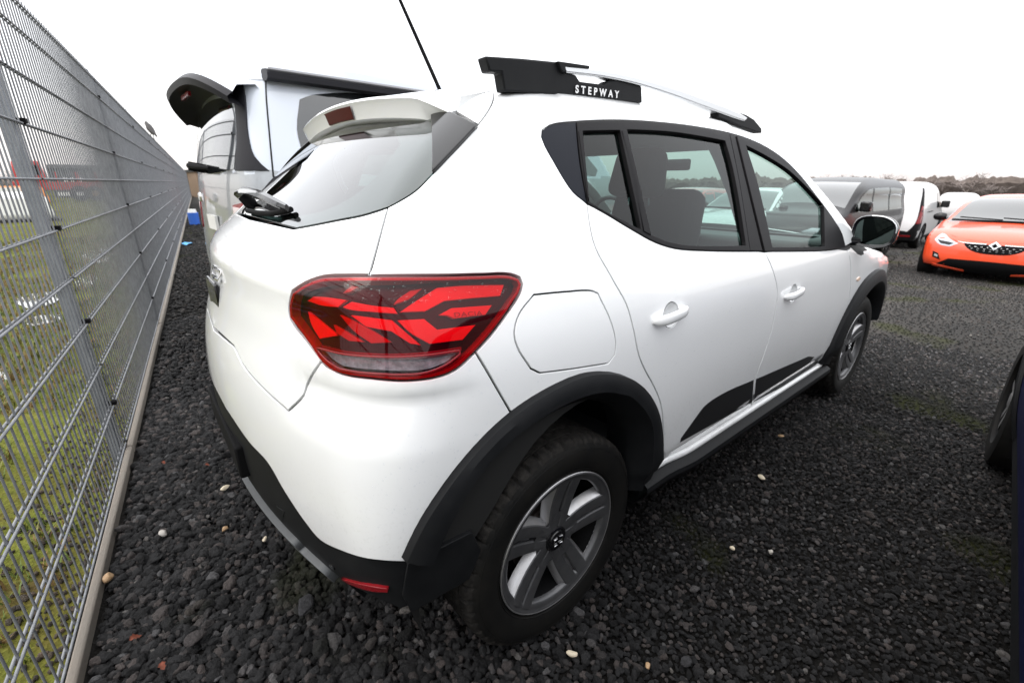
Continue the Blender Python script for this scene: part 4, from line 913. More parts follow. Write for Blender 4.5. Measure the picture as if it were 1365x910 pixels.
# ================================================================== GROUND
FS = .105                                             # slope of the fence line in plan
def fence_y(x): return -1.117-FS*x
def ground_z(x, y):
    t = np.maximum(0, np.asarray(y, float)-1.5); return -.03*(np.minimum(t, 24)-np.minimum(t, 3)**2*.0+0)*sstep(t, 0, 3)
def ground_px(p, z=0.):
    return on_plane(p, (0, 0, 1), z)
def ground_mat(name, stops, scale, bump_sc, bump_st, rough=.9, moss=None, moss_th=.62, far=None):
    m = bpy.data.materials.new(name); m.use_nodes = True; t = m.node_tree; b = t.nodes['Principled BSDF']; b.inputs['Roughness'].default_value = rough; b.inputs['Specular IOR Level'].default_value = .06
    g = t.nodes.new('ShaderNodeNewGeometry')
    n = t.nodes.new('ShaderNodeTexNoise'); n.inputs['Scale'].default_value = scale; n.inputs['Detail'].default_value = 9; n.inputs['Roughness'].default_value = .7; t.links.new(g.outputs['Position'], n.inputs['Vector'])
    r = t.nodes.new('ShaderNodeValToRGB'); els = r.color_ramp.elements
    els[0].position = stops[0][0]; els[0].color = (*stops[0][1], 1); els[1].position = stops[-1][0]; els[1].color = (*stops[-1][1], 1)
    for p, c in stops[1:-1]: e = els.new(p); e.color = (*c, 1)
    t.links.new(n.outputs[0], r.inputs[0]); last = r.outputs[0]
    v = t.nodes.new('ShaderNodeTexVoronoi'); v.inputs['Scale'].default_value = bump_sc; t.links.new(g.outputs['Position'], v.inputs['Vector'])
    mx = t.nodes.new('ShaderNodeMix'); mx.data_type = 'RGBA'; mx.blend_type = 'MULTIPLY'; mx.inputs[0].default_value = .35
    hs = t.nodes.new('ShaderNodeMapRange'); hs.inputs[3].default_value = .4; hs.inputs[4].default_value = 1.9
    bw = t.nodes.new('ShaderNodeRGBToBW'); t.links.new(v.outputs['Color'], bw.inputs[0]); t.links.new(bw.outputs[0], hs.inputs[0])
    t.links.new(last, mx.inputs[6]); t.links.new(hs.outputs[0], mx.inputs[7]); last = mx.outputs[2]
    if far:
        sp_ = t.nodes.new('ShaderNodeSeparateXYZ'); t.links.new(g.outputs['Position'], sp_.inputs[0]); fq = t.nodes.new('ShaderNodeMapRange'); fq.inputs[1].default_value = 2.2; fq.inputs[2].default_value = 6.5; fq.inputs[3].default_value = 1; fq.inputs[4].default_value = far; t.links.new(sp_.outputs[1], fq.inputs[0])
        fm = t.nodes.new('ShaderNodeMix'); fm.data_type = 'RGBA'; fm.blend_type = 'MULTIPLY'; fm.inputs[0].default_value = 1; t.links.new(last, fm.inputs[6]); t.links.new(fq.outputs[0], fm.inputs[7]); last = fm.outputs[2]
    if moss:
        n2 = t.nodes.new('ShaderNodeTexNoise'); n2.inputs['Scale'].default_value = 1.1; n2.inputs['Detail'].default_value = 6; t.links.new(g.outputs['Position'], n2.inputs['Vector'])
        q = t.nodes.new('ShaderNodeMapRange'); q.inputs[1].default_value = moss_th; q.inputs[2].default_value = moss_th+.08; q.inputs[4].default_value = .6; t.links.new(n2.outputs[0], q.inputs[0])
        m2 = t.nodes.new('ShaderNodeMix'); m2.data_type = 'RGBA'; t.links.new(q.outputs[0], m2.inputs[0]); t.links.new(last, m2.inputs[6]); m2.inputs[7].default_value = (*moss, 1); last = m2.outputs[2]
    t.links.new(last, b.inputs['Base Color'])
    bp = t.nodes.new('ShaderNodeBump'); bp.inputs['Strength'].default_value = bump_st; bp.inputs['Distance'].default_value = .02
    t.links.new(v.outputs['Distance'], bp.inputs['Height']); t.links.new(bp.outputs[0], b.inputs['Normal'])
    return m
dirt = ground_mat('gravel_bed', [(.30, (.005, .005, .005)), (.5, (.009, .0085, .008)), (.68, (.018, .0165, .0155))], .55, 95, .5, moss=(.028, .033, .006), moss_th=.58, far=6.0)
xs_ = np.concatenate([[-400, -150, -60], np.arange(-30, 16, 1.), [25, 60, 150, 400]]); vs = []; rows = []
for tt in np.concatenate([np.arange(0, 4, .25), np.arange(4, 32, 1.), [40, 60, 100, 200, 400]]):
    rows.append([(x, fence_y(x)+tt, float(ground_z(x, fence_y(x)+tt))-.012) for x in xs_])
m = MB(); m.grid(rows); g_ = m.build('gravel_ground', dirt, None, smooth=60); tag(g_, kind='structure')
field_mat = ground_mat('field_turf', [(.30, (.05, .03, .018)), (.42, (.085, .075, .018)), (.55, (.09, .105, .018)), (.72, (.17, .15, .04))], 1.6, 60, .6, moss=(.10, .06, .035), moss_th=.60)
m = MB(); rows = []
for tt in [0, .5, 1, 2, 4, 8, 16, 30, 60, 120, 400]: rows.append([(x, fence_y(x)-tt-.03, -.03-.0*tt) for x in xs_])
m.grid(rows); tag(m.build('grass_field', field_mat, None, smooth=60), kind='structure')
m = MB(); m.box((0, 0, -3.0), (3000, 3000, .2)); tag(m.build('ground', field_mat), kind='structure')

# ------------------------------------------------------------------ loose lava gravel (instanced stones)
def stone_mesh(name, seed, sub=3, flat=.75, rough=.28):
    r = np.random.default_rng(seed); bm = bmesh.new(); bmesh.ops.create_icosphere(bm, subdivisions=sub, radius=1)
    from mathutils import noise
    off = Vector(r.uniform(-50, 50, 3)); sc = r.uniform([.8, .65, flat*.7], [1.25, 1.0, flat*1.15]); cuts = [(Vector(r.normal(size=3)).normalized(), r.uniform(.55, .9)) for _ in range(7)]
    for v in bm.verts:
        p = v.co.copy()
        for n_, d in cuts:
            k = p.dot(n_)-d
            if k > 0: p -= n_*k*.85
        q = p*(1+rough*noise.noise(p*1.1+off)+rough*.6*noise.noise(p*2.8+off)+rough*.42*noise.noise(p*6+off))
        v.co = Vector((q.x*sc[0], q.y*sc[1], q.z*sc[2]))
    for f in bm.faces: f.smooth = True
    me = bpy.data.meshes.new(name); bm.to_mesh(me); bm.free(); return me
def stone_mat(name, moss=True, cols=((.012, .0125, .014), (.030, .030, .033), (.062, .062, .066))):
    m = bpy.data.materials.new(name); m.use_nodes = True; t = m.node_tree; b = t.nodes['Principled BSDF']
    oi = t.nodes.new('ShaderNodeObjectInfo'); r = t.nodes.new('ShaderNodeValToRGB'); e = r.color_ramp.elements
    e[0].position = 0; e[0].color = (*cols[0], 1); e[1].position = 1; e[1].color = (*cols[2], 1); k = e.new(.72); k.color = (*cols[1], 1); k = e.new(.93); k.color = (cols[2][0]*.8, cols[2][1]*.68, cols[2][2]*.62, 1); k = e.new(.993); k.color = (*cols[2], 1); k = e.new(.996); k.color = (.26, .24, .22, 1)
    t.links.new(oi.outputs['Random'], r.inputs[0]); last = r.outputs[0]
    tc = t.nodes.new('ShaderNodeTexCoord'); n = t.nodes.new('ShaderNodeTexNoise'); n.inputs['Scale'].default_value = 3.5; n.inputs['Detail'].default_value = 8; n.inputs['Roughness'].default_value = .75; t.links.new(tc.outputs['Object'], n.inputs['Vector'])
    q = t.nodes.new('ShaderNodeMapRange'); q.inputs[1].default_value = .3; q.inputs[2].default_value = .75; q.inputs[3].default_value = .45; q.inputs[4].default_value = 1.9; t.links.new(n.outputs[0], q.inputs[0])
    mx = t.nodes.new('ShaderNodeMix'); mx.data_type = 'RGBA'; mx.blend_type = 'MULTIPLY'; mx.inputs[0].default_value = 1; t.links.new(last, mx.inputs[6]); t.links.new(q.outputs[0], mx.inputs[7]); last = mx.outputs[2]
    g = t.nodes.new('ShaderNodeNewGeometry')
    if moss:
        n2 = t.nodes.new('ShaderNodeTexNoise'); n2.inputs['Scale'].default_value = 1.1; n2.inputs['Detail'].default_value = 6; t.links.new(g.outputs['Position'], n2.inputs['Vector'])
        q2 = t.nodes.new('ShaderNodeMapRange'); q2.inputs[1].default_value = .58; q2.inputs[2].default_value = .66; q2.inputs[4].default_value = .8; t.links.new(n2.outputs[0], q2.inputs[0])
        m2 = t.nodes.new('ShaderNodeMix'); m2.data_type = 'RGBA'; t.links.new(q2.outputs[0], m2.inputs[0]); t.links.new(last, m2.inputs[6]); m2.inputs[7].default_value = (.026, .031, .006, 1); last = m2.outputs[2]
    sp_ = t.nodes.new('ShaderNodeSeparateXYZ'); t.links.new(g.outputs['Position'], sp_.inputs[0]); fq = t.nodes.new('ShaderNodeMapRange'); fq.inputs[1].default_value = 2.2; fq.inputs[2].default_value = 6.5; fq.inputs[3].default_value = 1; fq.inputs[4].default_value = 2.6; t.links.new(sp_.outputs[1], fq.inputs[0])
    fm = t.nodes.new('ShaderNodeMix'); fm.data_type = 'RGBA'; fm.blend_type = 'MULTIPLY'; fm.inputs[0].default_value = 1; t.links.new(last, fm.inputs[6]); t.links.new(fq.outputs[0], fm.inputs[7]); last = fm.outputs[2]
    t.links.new(last, b.inputs['Base Color']); b.inputs['Roughness'].default_value = .62; b.inputs['Specular IOR Level'].default_value = .3
    bp = t.nodes.new('ShaderNodeBump'); bp.inputs['Strength'].default_value = .8; bp.inputs['Distance'].default_value = .25; t.links.new(n.outputs[0], bp.inputs['Height']); t.links.new(bp.outputs[0], b.inputs['Normal'])
    return m
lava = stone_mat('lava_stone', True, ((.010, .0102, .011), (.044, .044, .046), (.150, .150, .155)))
protos = bpy.data.collections.new('stone_shapes')
for i in range(14):
    me = stone_mesh('stone_shape', 100+i, 3 if i < 14 else 2); me.materials.append(lava); ob = bpy.data.objects.new('stone_shape', me); protos.objects.link(ob)
def scatter_object(name, P, rot, scl, coll, nproto, mat=None, kind='stuff', label=None):
    me = bpy.data.meshes.new(name); n = len(P); me.vertices.add(n); me.vertices.foreach_set('co', np.asarray(P, np.float32).ravel())
    a = me.attributes.new('rot', 'FLOAT_VECTOR', 'POINT'); a.data.foreach_set('vector', np.asarray(rot, np.float32).ravel())
    a = me.attributes.new('scl', 'FLOAT_VECTOR', 'POINT'); a.data.foreach_set('vector', np.asarray(scl, np.float32).ravel())
    a = me.attributes.new('idx', 'INT', 'POINT'); a.data.foreach_set('value', RNG.integers(0, nproto, n).astype(np.int32))
    me.update(); o = bpy.data.objects.new(name, me); COL.objects.link(o); o['kind'] = kind
    ng = bpy.data.node_groups.new(name, 'GeometryNodeTree'); ng.interface.new_socket('Geometry', in_out='INPUT', socket_type='NodeSocketGeometry'); ng.interface.new_socket('Geometry', in_out='OUTPUT', socket_type='NodeSocketGeometry')
    N = ng.nodes; L = ng.links; gi = N.new('NodeGroupInput'); go = N.new('NodeGroupOutput'); ci = N.new('GeometryNodeCollectionInfo'); ci.inputs['Collection'].default_value = coll; ci.inputs['Separate Children'].default_value = True; ci.inputs['Reset Children'].default_value = True
    ip = N.new('GeometryNodeInstanceOnPoints'); ip.inputs['Pick Instance'].default_value = True
    def at(nm, ty):
        q = N.new('GeometryNodeInputNamedAttribute'); q.data_type = ty; q.inputs['Name'].default_value = nm; return [s_ for s_ in q.outputs if s_.enabled and s_.name == 'Attribute'][0]
    L.new(gi.outputs[0], ip.inputs['Points']); L.new(ci.outputs[0], ip.inputs['Instance']); L.new(at('idx', 'INT'), ip.inputs['Instance Index'])
    L.new(at('rot', 'FLOAT_VECTOR'), ip.inputs['Rotation']); L.new(at('scl', 'FLOAT_VECTOR'), ip.inputs['Scale']); L.new(ip.outputs[0], go.inputs[0])
    md = o.modifiers.new('scatter', 'NODES'); md.node_group = ng; return o
def in_view(P, pad=60):
    d = P-CAM; z = d @ BF; x = W/2+FPX*(d @ BR)/np.maximum(z, .01); y = H/2-FPX*(d @ BU)/np.maximum(z, .01)
    return (z > .05) & (x > -pad*4) & (x < W+pad*4) & (y < H+pad*5)
def jgrid(x0, x1, y0, y1, s):
    gx, gy = np.meshgrid(np.arange(x0, x1, s), np.arange(y0, y1, s)); P = np.stack([gx.ravel(), gy.ravel()], 1); return P+RNG.uniform(-.5, .5, P.shape)*s
allP = []; allS = []
for (x0, x1, y0, y1, s, d0, d1, r0, r1) in ((-3.2, 3.2, -1.7, 3.2, .0155, 0, 2.9, .0060, .0145), (-3.2, 3.2, -1.7, 3.2, .055, 0, 3.1, .012, .022), (-7, 7, -1, 7.5, .026, 2.8, 5, .008, .016), (-12, 9, -1, 13, .048, 4.8, 12, .009, .020), (-20, 12, 0, 24, .16, 11.5, 24, .016, .036)):
    P = jgrid(x0, x1, y0, y1, s); d = np.hypot(P[:, 0]-CAM[0], P[:, 1]-CAM[1]); d3 = np.hypot(d, 1.29)
    k = (d3 >= d0+RNG.uniform(-.3, .3, len(P))) & (d3 < d1+.6) & (P[:, 1] > fence_y(P[:, 0])+.05)
    k &= ~((abs(P[:, 0]) < .62) & (P[:, 1] > .35) & (P[:, 1] < 3.1)); P = P[k]
    z = ground_z(P[:, 0], P[:, 1]); q = np.stack([P[:, 0], P[:, 1], z], 1); k = in_view(q); q = q[k]
    # coarser towards the fence, finer and more trodden on the open side
    near_fence = 1-sstep(q[:, 1]-fence_y(q[:, 0]), .5, 1.9); sz = r0+(r1-r0)*RNG.beta(1.4, 3.2, len(q)); sz *= (.80+.75*near_fence)
    q[:, 2] += sz*RNG.uniform(-.25, .55, len(q))-.004; allP.append(q); allS.append(sz)
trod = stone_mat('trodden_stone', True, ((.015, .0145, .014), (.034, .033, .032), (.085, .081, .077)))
protos2 = bpy.data.collections.new('small_stone_shapes')
for i in range(8):
    me = stone_mesh('small_stone_shape', 200+i, 2); me.materials.append(trod); protos2.objects.link(bpy.data.objects.new('small_stone_shape', me))
for nm, sl_, pc, np_ in (('lava_gravel', slice(0, 3), protos, 14), ('trodden_gravel', slice(3, 5), protos2, 8)):
    P = np.concatenate(allP[sl_]); S_ = np.concatenate(allS[sl_]); n = len(P)
    rot = np.stack([RNG.uniform(-.5, .5, n), RNG.uniform(-.5, .5, n), RNG.uniform(0, 6.28, n)], 1); scl = S_[:, None]*RNG.uniform(.8, 1.2, (n, 3))
    scatter_object(nm, P, rot, scl, pc, np_); print(nm, n)
# single pebbles that stand out
def pebble(p, size, mat, label, seed, sc=(1, .8, .7), cat='stone', group=None):
    q = ground_px(p, 0.012); me = stone_mesh('pebble', seed, 3, .9, .08); me.materials.append(mat)
    o = bpy.data.objects.new('pebble', me); COL.objects.link(o); o.location = (q[0], q[1], float(ground_z(q[0], q[1]))+size*.75+.006); o.scale = (size*sc[0], size*sc[1], size*sc[2]); o.rotation_euler = (0, .1, seed)
    tag(o, label, cat, group)
cream = M('pebble_cream', (.62, .55, .42), .6, noise=(4, (.5, .42, .3), .6, 0)); pale = M('pebble_grey', (.42, .40, .37), .7, noise=(5, (.3, .28, .25), .8, 0)); tan = M('pebble_tan', (.34, .21, .11), .6, noise=(4, (.45, .33, .2), .6, 0))
pebble((301, 652), .020, cream, 'cream oval pebble lying close to the white hatchback bumper on the dark gravel', 2, (1.25, .72, .6))
pebble((218, 713), .020, pale, 'pale grey rounded pebble midway between the fence and the white hatchback', 7)
pebble((145, 772), .020, tan, 'tan brown pebble right beside the concrete kerb of the fence', 9)
pebble((300, 706), .015, tan, 'small ochre pebble between the pale grey pebble and the bumper', 11)
pebble((353, 719), .013, cream, 'small buff pebble almost under the silver bumper strip', 12, (1.2, .8, .6))
pebble((1015, 638), .022, cream, 'flat pinkish cream pebble on the open gravel beside the rear door', 15, (1.3, .8, .45))
pebble((1041, 582), .016, tan, 'small tan pebble below the front door sill, farther out than the flat cream one', 16)
pebble((763, 872), .015, cream, 'small pale yellow pebble in front of the rear tyre', 18, (.7, 1.2, .7))
pebble((976, 731), .012, cream, 'tiny white pebble on the gravel right of the rear wheel', 19)
pebble((1027, 736), .013, pale, 'tiny off white pebble near the bottom right stretch of gravel', 21)
pebble((705, 868), .024, pale, 'rough mid grey stone hidden partly by the bottom of the rear tyre', 25) if False else None
big = stone_mat('grey_lava', False, ((.06, .06, .065), (.08, .08, .086), (.10, .10, .106)))
pebble((408, 812), .034, big, 'big rough grey lava lump in the foreground gravel left of the rear tyre', 31, (1.1, .9, .8))
pebble((914, 884), .019, big, 'speckled light grey stone at the bottom edge right of the rear tyre', 23)
pebble((863, 888), .012, tan, 'small mustard pebble left of the speckled grey stone at the bottom edge', 27)
pebble((262, 855), .030, big, 'rounded grey lava lump near the bottom left of the gravel', 33, (1.1, .9, .7))
# dead leaves
leafm = M('dead_leaf', (.16, .035, .015), .8, noise=(30, (.09, .03, .015), .8, 0))
def leaf(p, s, rz, label):
    q = ground_px(p, 0.02); m = MB(); rows = []
    for t in np.linspace(0, 1, 8):
        w_ = (.32*math.sin(math.pi*t**.8)+.02)*(1.25 if int(t*7+.5) % 2 else .7); c = .35*math.sin(t*5)
        rows.append([(t*s-s/2, -w_*s, (c+.10)*s*.5), (t*s-s/2, -w_*s*.5, c*s*.3), (t*s-s/2, 0, (c-.03)*s*.3), (t*s-s/2, w_*s*.5, c*s*.35), (t*s-s/2, w_*s, (c+.16)*s*.5)])
    m.grid(rows); o = m.build('dead_leaf', leafm, None, smooth=70); o.location = (q[0], q[1], .032); o.rotation_euler = (.15, .2, rz); tag(o, label, 'leaf', 'dead leaves on the gravel')
leaf((219, 619), .020, .5, 'small red dead leaf high up the gravel strip beside the fence')
leaf((182, 853), .030, 1.9, 'curled rust red dead leaf near the tan pebble by the kerb')
leaf((218, 891), .024, .2, 'flat orange red dead leaf at the very bottom of the gravel strip')
leaf((277, 622), .020, 1.1, 'brown red dead leaf lying above the cream oval pebble')

# ================================================================== FENCE
def fl(t, d=0., z=0.):      # t metres along the fence from x=0 towards the far end, d metres to the car side
    n_ = math.hypot(1, FS); ux, uy = -1/n_, FS/n_; return (ux*t-(-uy)*0+(uy)*d*1.0*0+t*0+(FS/n_)*d, -1.117+uy*t+d/n_, z)
fence = empty('mesh_fence', fl(0), 0, 'tall grey double wire mesh fence on posts running along the gravel to the horizon', 'fence')
def flo(t, d, z): a = fl(t, d, z); b = fl(0); return (a[0]-b[0], a[1]-b[1], a[2]-b[2])
ROWS = [.06+.2056*k for k in range(10)]+[2.045]
T0_ = 0; t0 = 1.19-2.5*4
for k in range(34):
    a = t0+2.5*k; far = k > 9
    m = MB(); nw = 50
    for i in range(nw):
        t = a+.02+i*.05; m.tube([flo(t, 0, .045), flo(t, 0, 2.075)], .0030, 4 if far else 6, cap=False)
    p = m.build('wire_panel', galv, fence, smooth=80); p['kind'] = 'stuff'
    for z in ROWS:
        m = MB()
        for d in (.0065, -.0065): m.tube([flo(a+.008, d, z), flo(a+2.482, d, z)], .0040, 5 if far else 8, cap=False)
        m.build('horizontal_wire', galv, p, smooth=80)
    q = MB(); c = flo(a, -.035, 1.03); ang = math.atan2(FS, -1); Rz = Matrix.Rotation(ang, 3, 'Z'); q.box(c, (.062, .04, 2.16), Rz)
    po = q.build('fence_post', galv_post, fence, bevel=.004)
    if k < 12:
        for z in ROWS[1::2]: MB().box(flo(a, .002, z+.01), (.028, .030, .018), Rz).build('post_clip', matt_black, po)
    q = MB(); c0 = flo(a+1.25, .012, -.068); q.box(c0, (2.492, .026, .20), Rz); q.build('kerb_board', concrete, fence, bevel=.006)

# grass and weeds behind the fence
blade_c = bpy.data.collections.new('grass_shapes')
gm = [M('grass_a', (.085, .12, .018), .7), M('grass_b', (.15, .15, .03), .7), M('grass_c', (.19, .12, .045), .8)]
for i in range(6):
    m = MB()
    for b_ in range(7):
        a = RNG.uniform(0, 6.28); l = RNG.uniform(.5, 1); w_ = .05; bx, by = RNG.uniform(-.3, .3, 2); dx, dy = math.cos(a), math.sin(a); le = RNG.uniform(.2, .9)
        pts = [(0, 0), (.35*le, .55), (le*.8, l)]
        m.add([(bx-dy*w_, by+dx*w_, 0), (bx+dy*w_, by-dx*w_, 0), (bx+dx*pts[1][0]+dy*w_*.7, by+dy*pts[1][0]-dx*w_*.7, pts[1][1]*l), (bx+dx*pts[1][0]-dy*w_*.7, by+dy*pts[1][0]+dx*w_*.7, pts[1][1]*l), (bx+dx*pts[2][0], by+dy*pts[2][0], pts[2][1]*.9)], [(0, 1, 2, 3), (3, 2, 4)])
    me = bpy.data.meshes.new('grass_shape'); me.from_pydata(m.v, [], m.f); me.materials.append(gm[i % 3]); blade_c.objects.link(bpy.data.objects.new('grass_shape', me))
P = jgrid(-14, 2, -5.5, 1.2, .04); d = fence_y(P[:, 0])-P[:, 1]; dens = np.array([0.]); n0 = np.hypot(P[:, 0]-1.5, P[:, 1])
k = (d > .08) & (RNG.uniform(0, 1, len(P)) < np.clip(.25+.9*sstep(d, .25, .9), 0, 1)*np.clip(6/(n0+3), .15, 1)); P = P[k]; n = len(P)
from mathutils import noise as mnoise
kk = np.array([mnoise.noise(Vector((p[0]*1.3, p[1]*1.3, 0))) > -.22 for p in P]); P = P[kk]; n = len(P)
scatter_object('grass_tufts', np.stack([P[:, 0], P[:, 1], np.full(n, -.03)], 1), np.stack([np.zeros(n), np.zeros(n), RNG.uniform(0, 6.28, n)], 1), (RNG.uniform(.03, .09, n))[:, None]*np.ones((1, 3)), blade_c, 6)
rub_c = bpy.data.collections.new('rubble_shapes'); rm = stone_mat('rubble', False, ((.07, .06, .05), (.14, .11, .08), (.26, .22, .18)))
for i in range(5):
    me = stone_mesh('rubble_shape', 300+i, 2); me.materials.append(rm); rub_c.objects.link(bpy.data.objects.new('rubble_shape', me))
P = jgrid(-3.5, 1.2, -2.2, .2, .028); d = fence_y(P[:, 0])-P[:, 1]; k = (d > .03) & (RNG.uniform(0, 1, len(P)) < np.clip(1.1-d*2.6, .0, 1)); P = P[k]; n = len(P)
scatter_object('rubble_strip', np.stack([P[:, 0], P[:, 1], np.full(n, -.025)], 1), RNG.uniform(0, 6, (n, 3)), (RNG.uniform(.005, .015, n))[:, None]*np.ones((1, 3)), rub_c, 5)
# puddles of standing water on the field
water = M('standing_water', (.08, .08, .075), .03, coat=1, coat_rough=0, spec=1)
pud = [([(112, 338), (135, 331), (155, 329), (150, 338), (136, 350), (120, 352)], 'puddle farthest out on the grass behind the second fence bay'), ([(104, 372), (118, 366), (128, 368), (118, 384), (108, 384)], 'narrow puddle just below the farthest one on the grass'),
       ([(22, 398), (45, 391), (74, 388), (80, 394), (60, 408), (38, 412)], 'broad puddle on the grass left of the near fence post'), ([(32, 424), (55, 420), (78, 419), (70, 430), (45, 434), (36, 432)], 'thin puddle on the grass below the broad one'), ([(-40, 500), (0, 488), (8, 494), (0, 512), (-30, 520)], 'puddle cut by the left edge of the photo')]
for L, lab in pud:
    pts = [ground_px(p, -.018)[:2] for p in L]; c = curve(pts, .12, True, 80); m = MB(); m.v = [(q[0], q[1], -.018) for q in c]; m.f = [tuple(range(len(c)))]; m.mi = [0]
    o = m.build('puddle', water, None, smooth=0); tag(o, lab, 'puddle', 'puddles on the field')
    if o.data.polygons[0].normal.z < 0: o.data.flip_normals()

# ================================================================== FAR FIELD: machines, sheds, trees
red_m = M('machine_red', (.45, .035, .03), .5, noise=(3, (.25, .03, .03), .6, 0)); org_m = M('machine_orange', (.55, .20, .06), .6); wht_m = M('sheet_white', (.7, .7, .68), .6); tyre_m = M('far_tyre', (.02, .02, .02), .9)
def at_px(p, z): q = ground_px(p, z); return Vector(q)
def facing(o, p): d = Vector(CAM)-p; o.rotation_euler.z = math.atan2(d.y, d.x)-math.pi/2+math.pi
def rel(o_list): pass
p = at_px((86, 268), -.03); tr = empty('red_machine', p, 0, 'red farm trailer with upright frame standing on the far side of the field', 'trailer'); facing(tr, p)
m = MB(); m.box((0, 0, 1.0), (4.4, 1.8, .5)); m.build('bed', red_m, tr, bevel=.03)
m = MB(); m.box((-1.3, 0, 1.9), (1.6, 1.6, 1.3), taper=.8); m.build('cab', red_m, tr, bevel=.08); MB().box((-1.3, -.75, 2.0), (1.1, .1, .6)).build('cab_window', matt_black, tr)
for x in (-1.6, .9, 1.7):
    m = MB(); m.lathe([(-.15, .2), (-.15, .45), (-.1, .5), (.1, .5), (.15, .45), (.15, .2)], axis='y', c=(x, -.8, .5), n=20); m.build('wheel', tyre_m, tr)
for x in (.0, 1.0, 2.0): m = MB(); m.box((x, -.7, 1.55), (.12, .08, .7)); m.build('side_stake', red_m, tr)
p = at_px((22, 284), -.03); tr = empty('covered_trailer', p, 0, 'low trailer with orange and white cover at the left edge of the field', 'trailer'); facing(tr, p)
m = MB(); m.box((0, 0, .75), (2.4, 1.4, .7), taper=.85); m.build('cover', org_m, tr, bevel=.1); m = MB(); m.box((-.3, -.66, .8), (1.3, .06, .5)); m.build('flap', wht_m, tr)
for x in (-.7, .7): m = MB(); m.lathe([(-.1, .15), (-.1, .3), (.1, .3), (.1, .15)], axis='y', c=(x, -.6, .3), n=16); m.build('wheel', tyre_m, tr)
p = at_px((-6, 296), -.03); o = empty('white_tent', p, 0, 'long white sheeted stack behind the fence at the left edge', 'stack'); facing(o, p)
m = MB(); m.box((0, 0, .5), (3, 1.5, .9), taper=.9); m.build('sheet', wht_m, o, bevel=.2); m = MB(); m.box((0, 0, .04), (3.2, 1.6, .08)); m.build('pallet', tyre_m, o)
p = at_px((110, 262), -.03); o = empty('dark_shed', p, 0, 'dark long shed with pale sign on its wall beyond the red trailer', 'shed'); facing(o, p); dist = (p-Vector(CAM)).length
k_ = dist/600
m = MB(); m.box((0, 0, 12*k_), (34*k_, 6, 24*k_)); m.build('wall', M('shed_dark', (.06, .065, .07), .7), o); m = MB(); m.prism([(-18*k_, 24*k_), (18*k_, 24*k_), (16*k_, 27*k_), (-16*k_, 27*k_)], lambda q, d: (q[0], d, q[1]), -3.2, 3.2); m.build('roof', M('shed_roof', (.12, .12, .12), .7), o)
m = MB()
for x in (-5, -2, 1, 4): m.box((x*k_*1.6, -3.05, 14*k_), (2.6*k_, .1, 5*k_), Matrix.Rotation(.2*(x % 2), 3, 'Y'))
m.build('sign', wht_m, o); m = MB(); m.box((0, -3.1, 3*k_), (30*k_, .1, 3*k_)); m.build('plinth', wht_m, o)
p = at_px((133, 264), -.03); o = empty('ochre_hut', p, 0, 'small ochre hut right of the dark shed', 'hut'); facing(o, p); k_ = (p-Vector(CAM)).length/600
m = MB(); m.box((0, 0, 8*k_), (14*k_, 4, 16*k_)); m.build('wall', M('ochre', (.38, .24, .11), .8), o); m = MB(); m.box((0, 0, 17*k_), (16*k_, 4.4, 2*k_)); m.build('roof', tyre_m, o)
p = Vector((-52, 6.2, 0)); o = empty('brick_outbuilding', p, rad(6), 'brown outbuilding closing the view at the far end of the fence', 'building')
m = MB(); m.box((0, 0, 1.0), (4, 3.2, 2.2)); m.build('wall', M('brick_brown', (.22, .15, .10), .8), o); m = MB(); m.box((0, 0, 2.2), (4.3, 3.5, .2)); m.build('roof', tyre_m, o)

# bare winter trees
bark = M('bark_grey', (.13, .105, .09), .9); twig = M('twigs', (.22, .185, .17), .9)
def bare_tree(seed, h=7.5):
    r = np.random.default_rng(seed); tb = MB(); tw = MB()
    def br(p, d, l, rr, lev):
        p = np.array(p); d = np.array(d)/np.linalg.norm(d); q = p+d*l*.55+r.normal(0, .04, 3)*l; e = p+d*l+r.normal(0, .08, 3)*l
        (tb if lev < 2 else tw).tube([tuple(p), tuple(q), tuple(e)], [rr, rr*.75, rr*.5], 5 if lev < 2 else 3, cap=False)
        if lev >= 4: return
        for k in range(3 if lev == 0 else (4 if lev < 3 else 3)):
            t = r.uniform(.35, 1) if k else 1; b = p+(e-p)*t; nd = d+r.normal(0, .55, 3)+[0, 0, .22]; br(b, nd, l*r.uniform(.5, .75), rr*.55, lev+1)
    br((0, 0, -.2), (0, 0, 1), h*.33, .16, 0)
    for k in range(5): br((0, 0, .5+k*.45), (math.cos(k*1.9), math.sin(k*1.9), .8), h*.28, .07, 1)
    return tb, tw
tp = []
for sd in (1, 2, 3):
    tb, tw = bare_tree(sd); t = empty('bare_tree', (0, 0, 0), 0, 'leafless grey brown tree in the hazy hedge row behind the vans and orange car', 'tree', 'bare trees along the horizon')
    tb.build('trunk', bark, t, smooth=60); tw.build('crown', twig, t, smooth=0); tp.append(t)
spots = []
for i in range(20):      # right horizon
    x = 3.2-i*1.5+RNG.uniform(-.6, .6); spots.append((x*2.1-14, 100+RNG.uniform(-8, 8), -.75, RNG.uniform(.55, .95)))
for px_ in np.linspace(-10, 150, 16): q = np.array(rays((px_, 240))[0]); q = CAM+q/np.hypot(q[0], q[1])*RNG.uniform(62, 80); spots.append((q[0], q[1], -.3, RNG.uniform(.45, .72)))
for i, (x, y, z, s) in enumerate(spots):
    o = tp[i] if i < 3 else copy_tree(tp[i % 3]); tag(o, *((None, None) if i < 20 else ('leafless tree in the misty row across the field, seen through the fence mesh', None, 'bare trees beyond the field'))); o.location = (x, y, z); o.scale = (s*1.35, s*1.35, s*.72); o.rotation_euler.z = RNG.uniform(0, 6)
m = MB(); rows = []
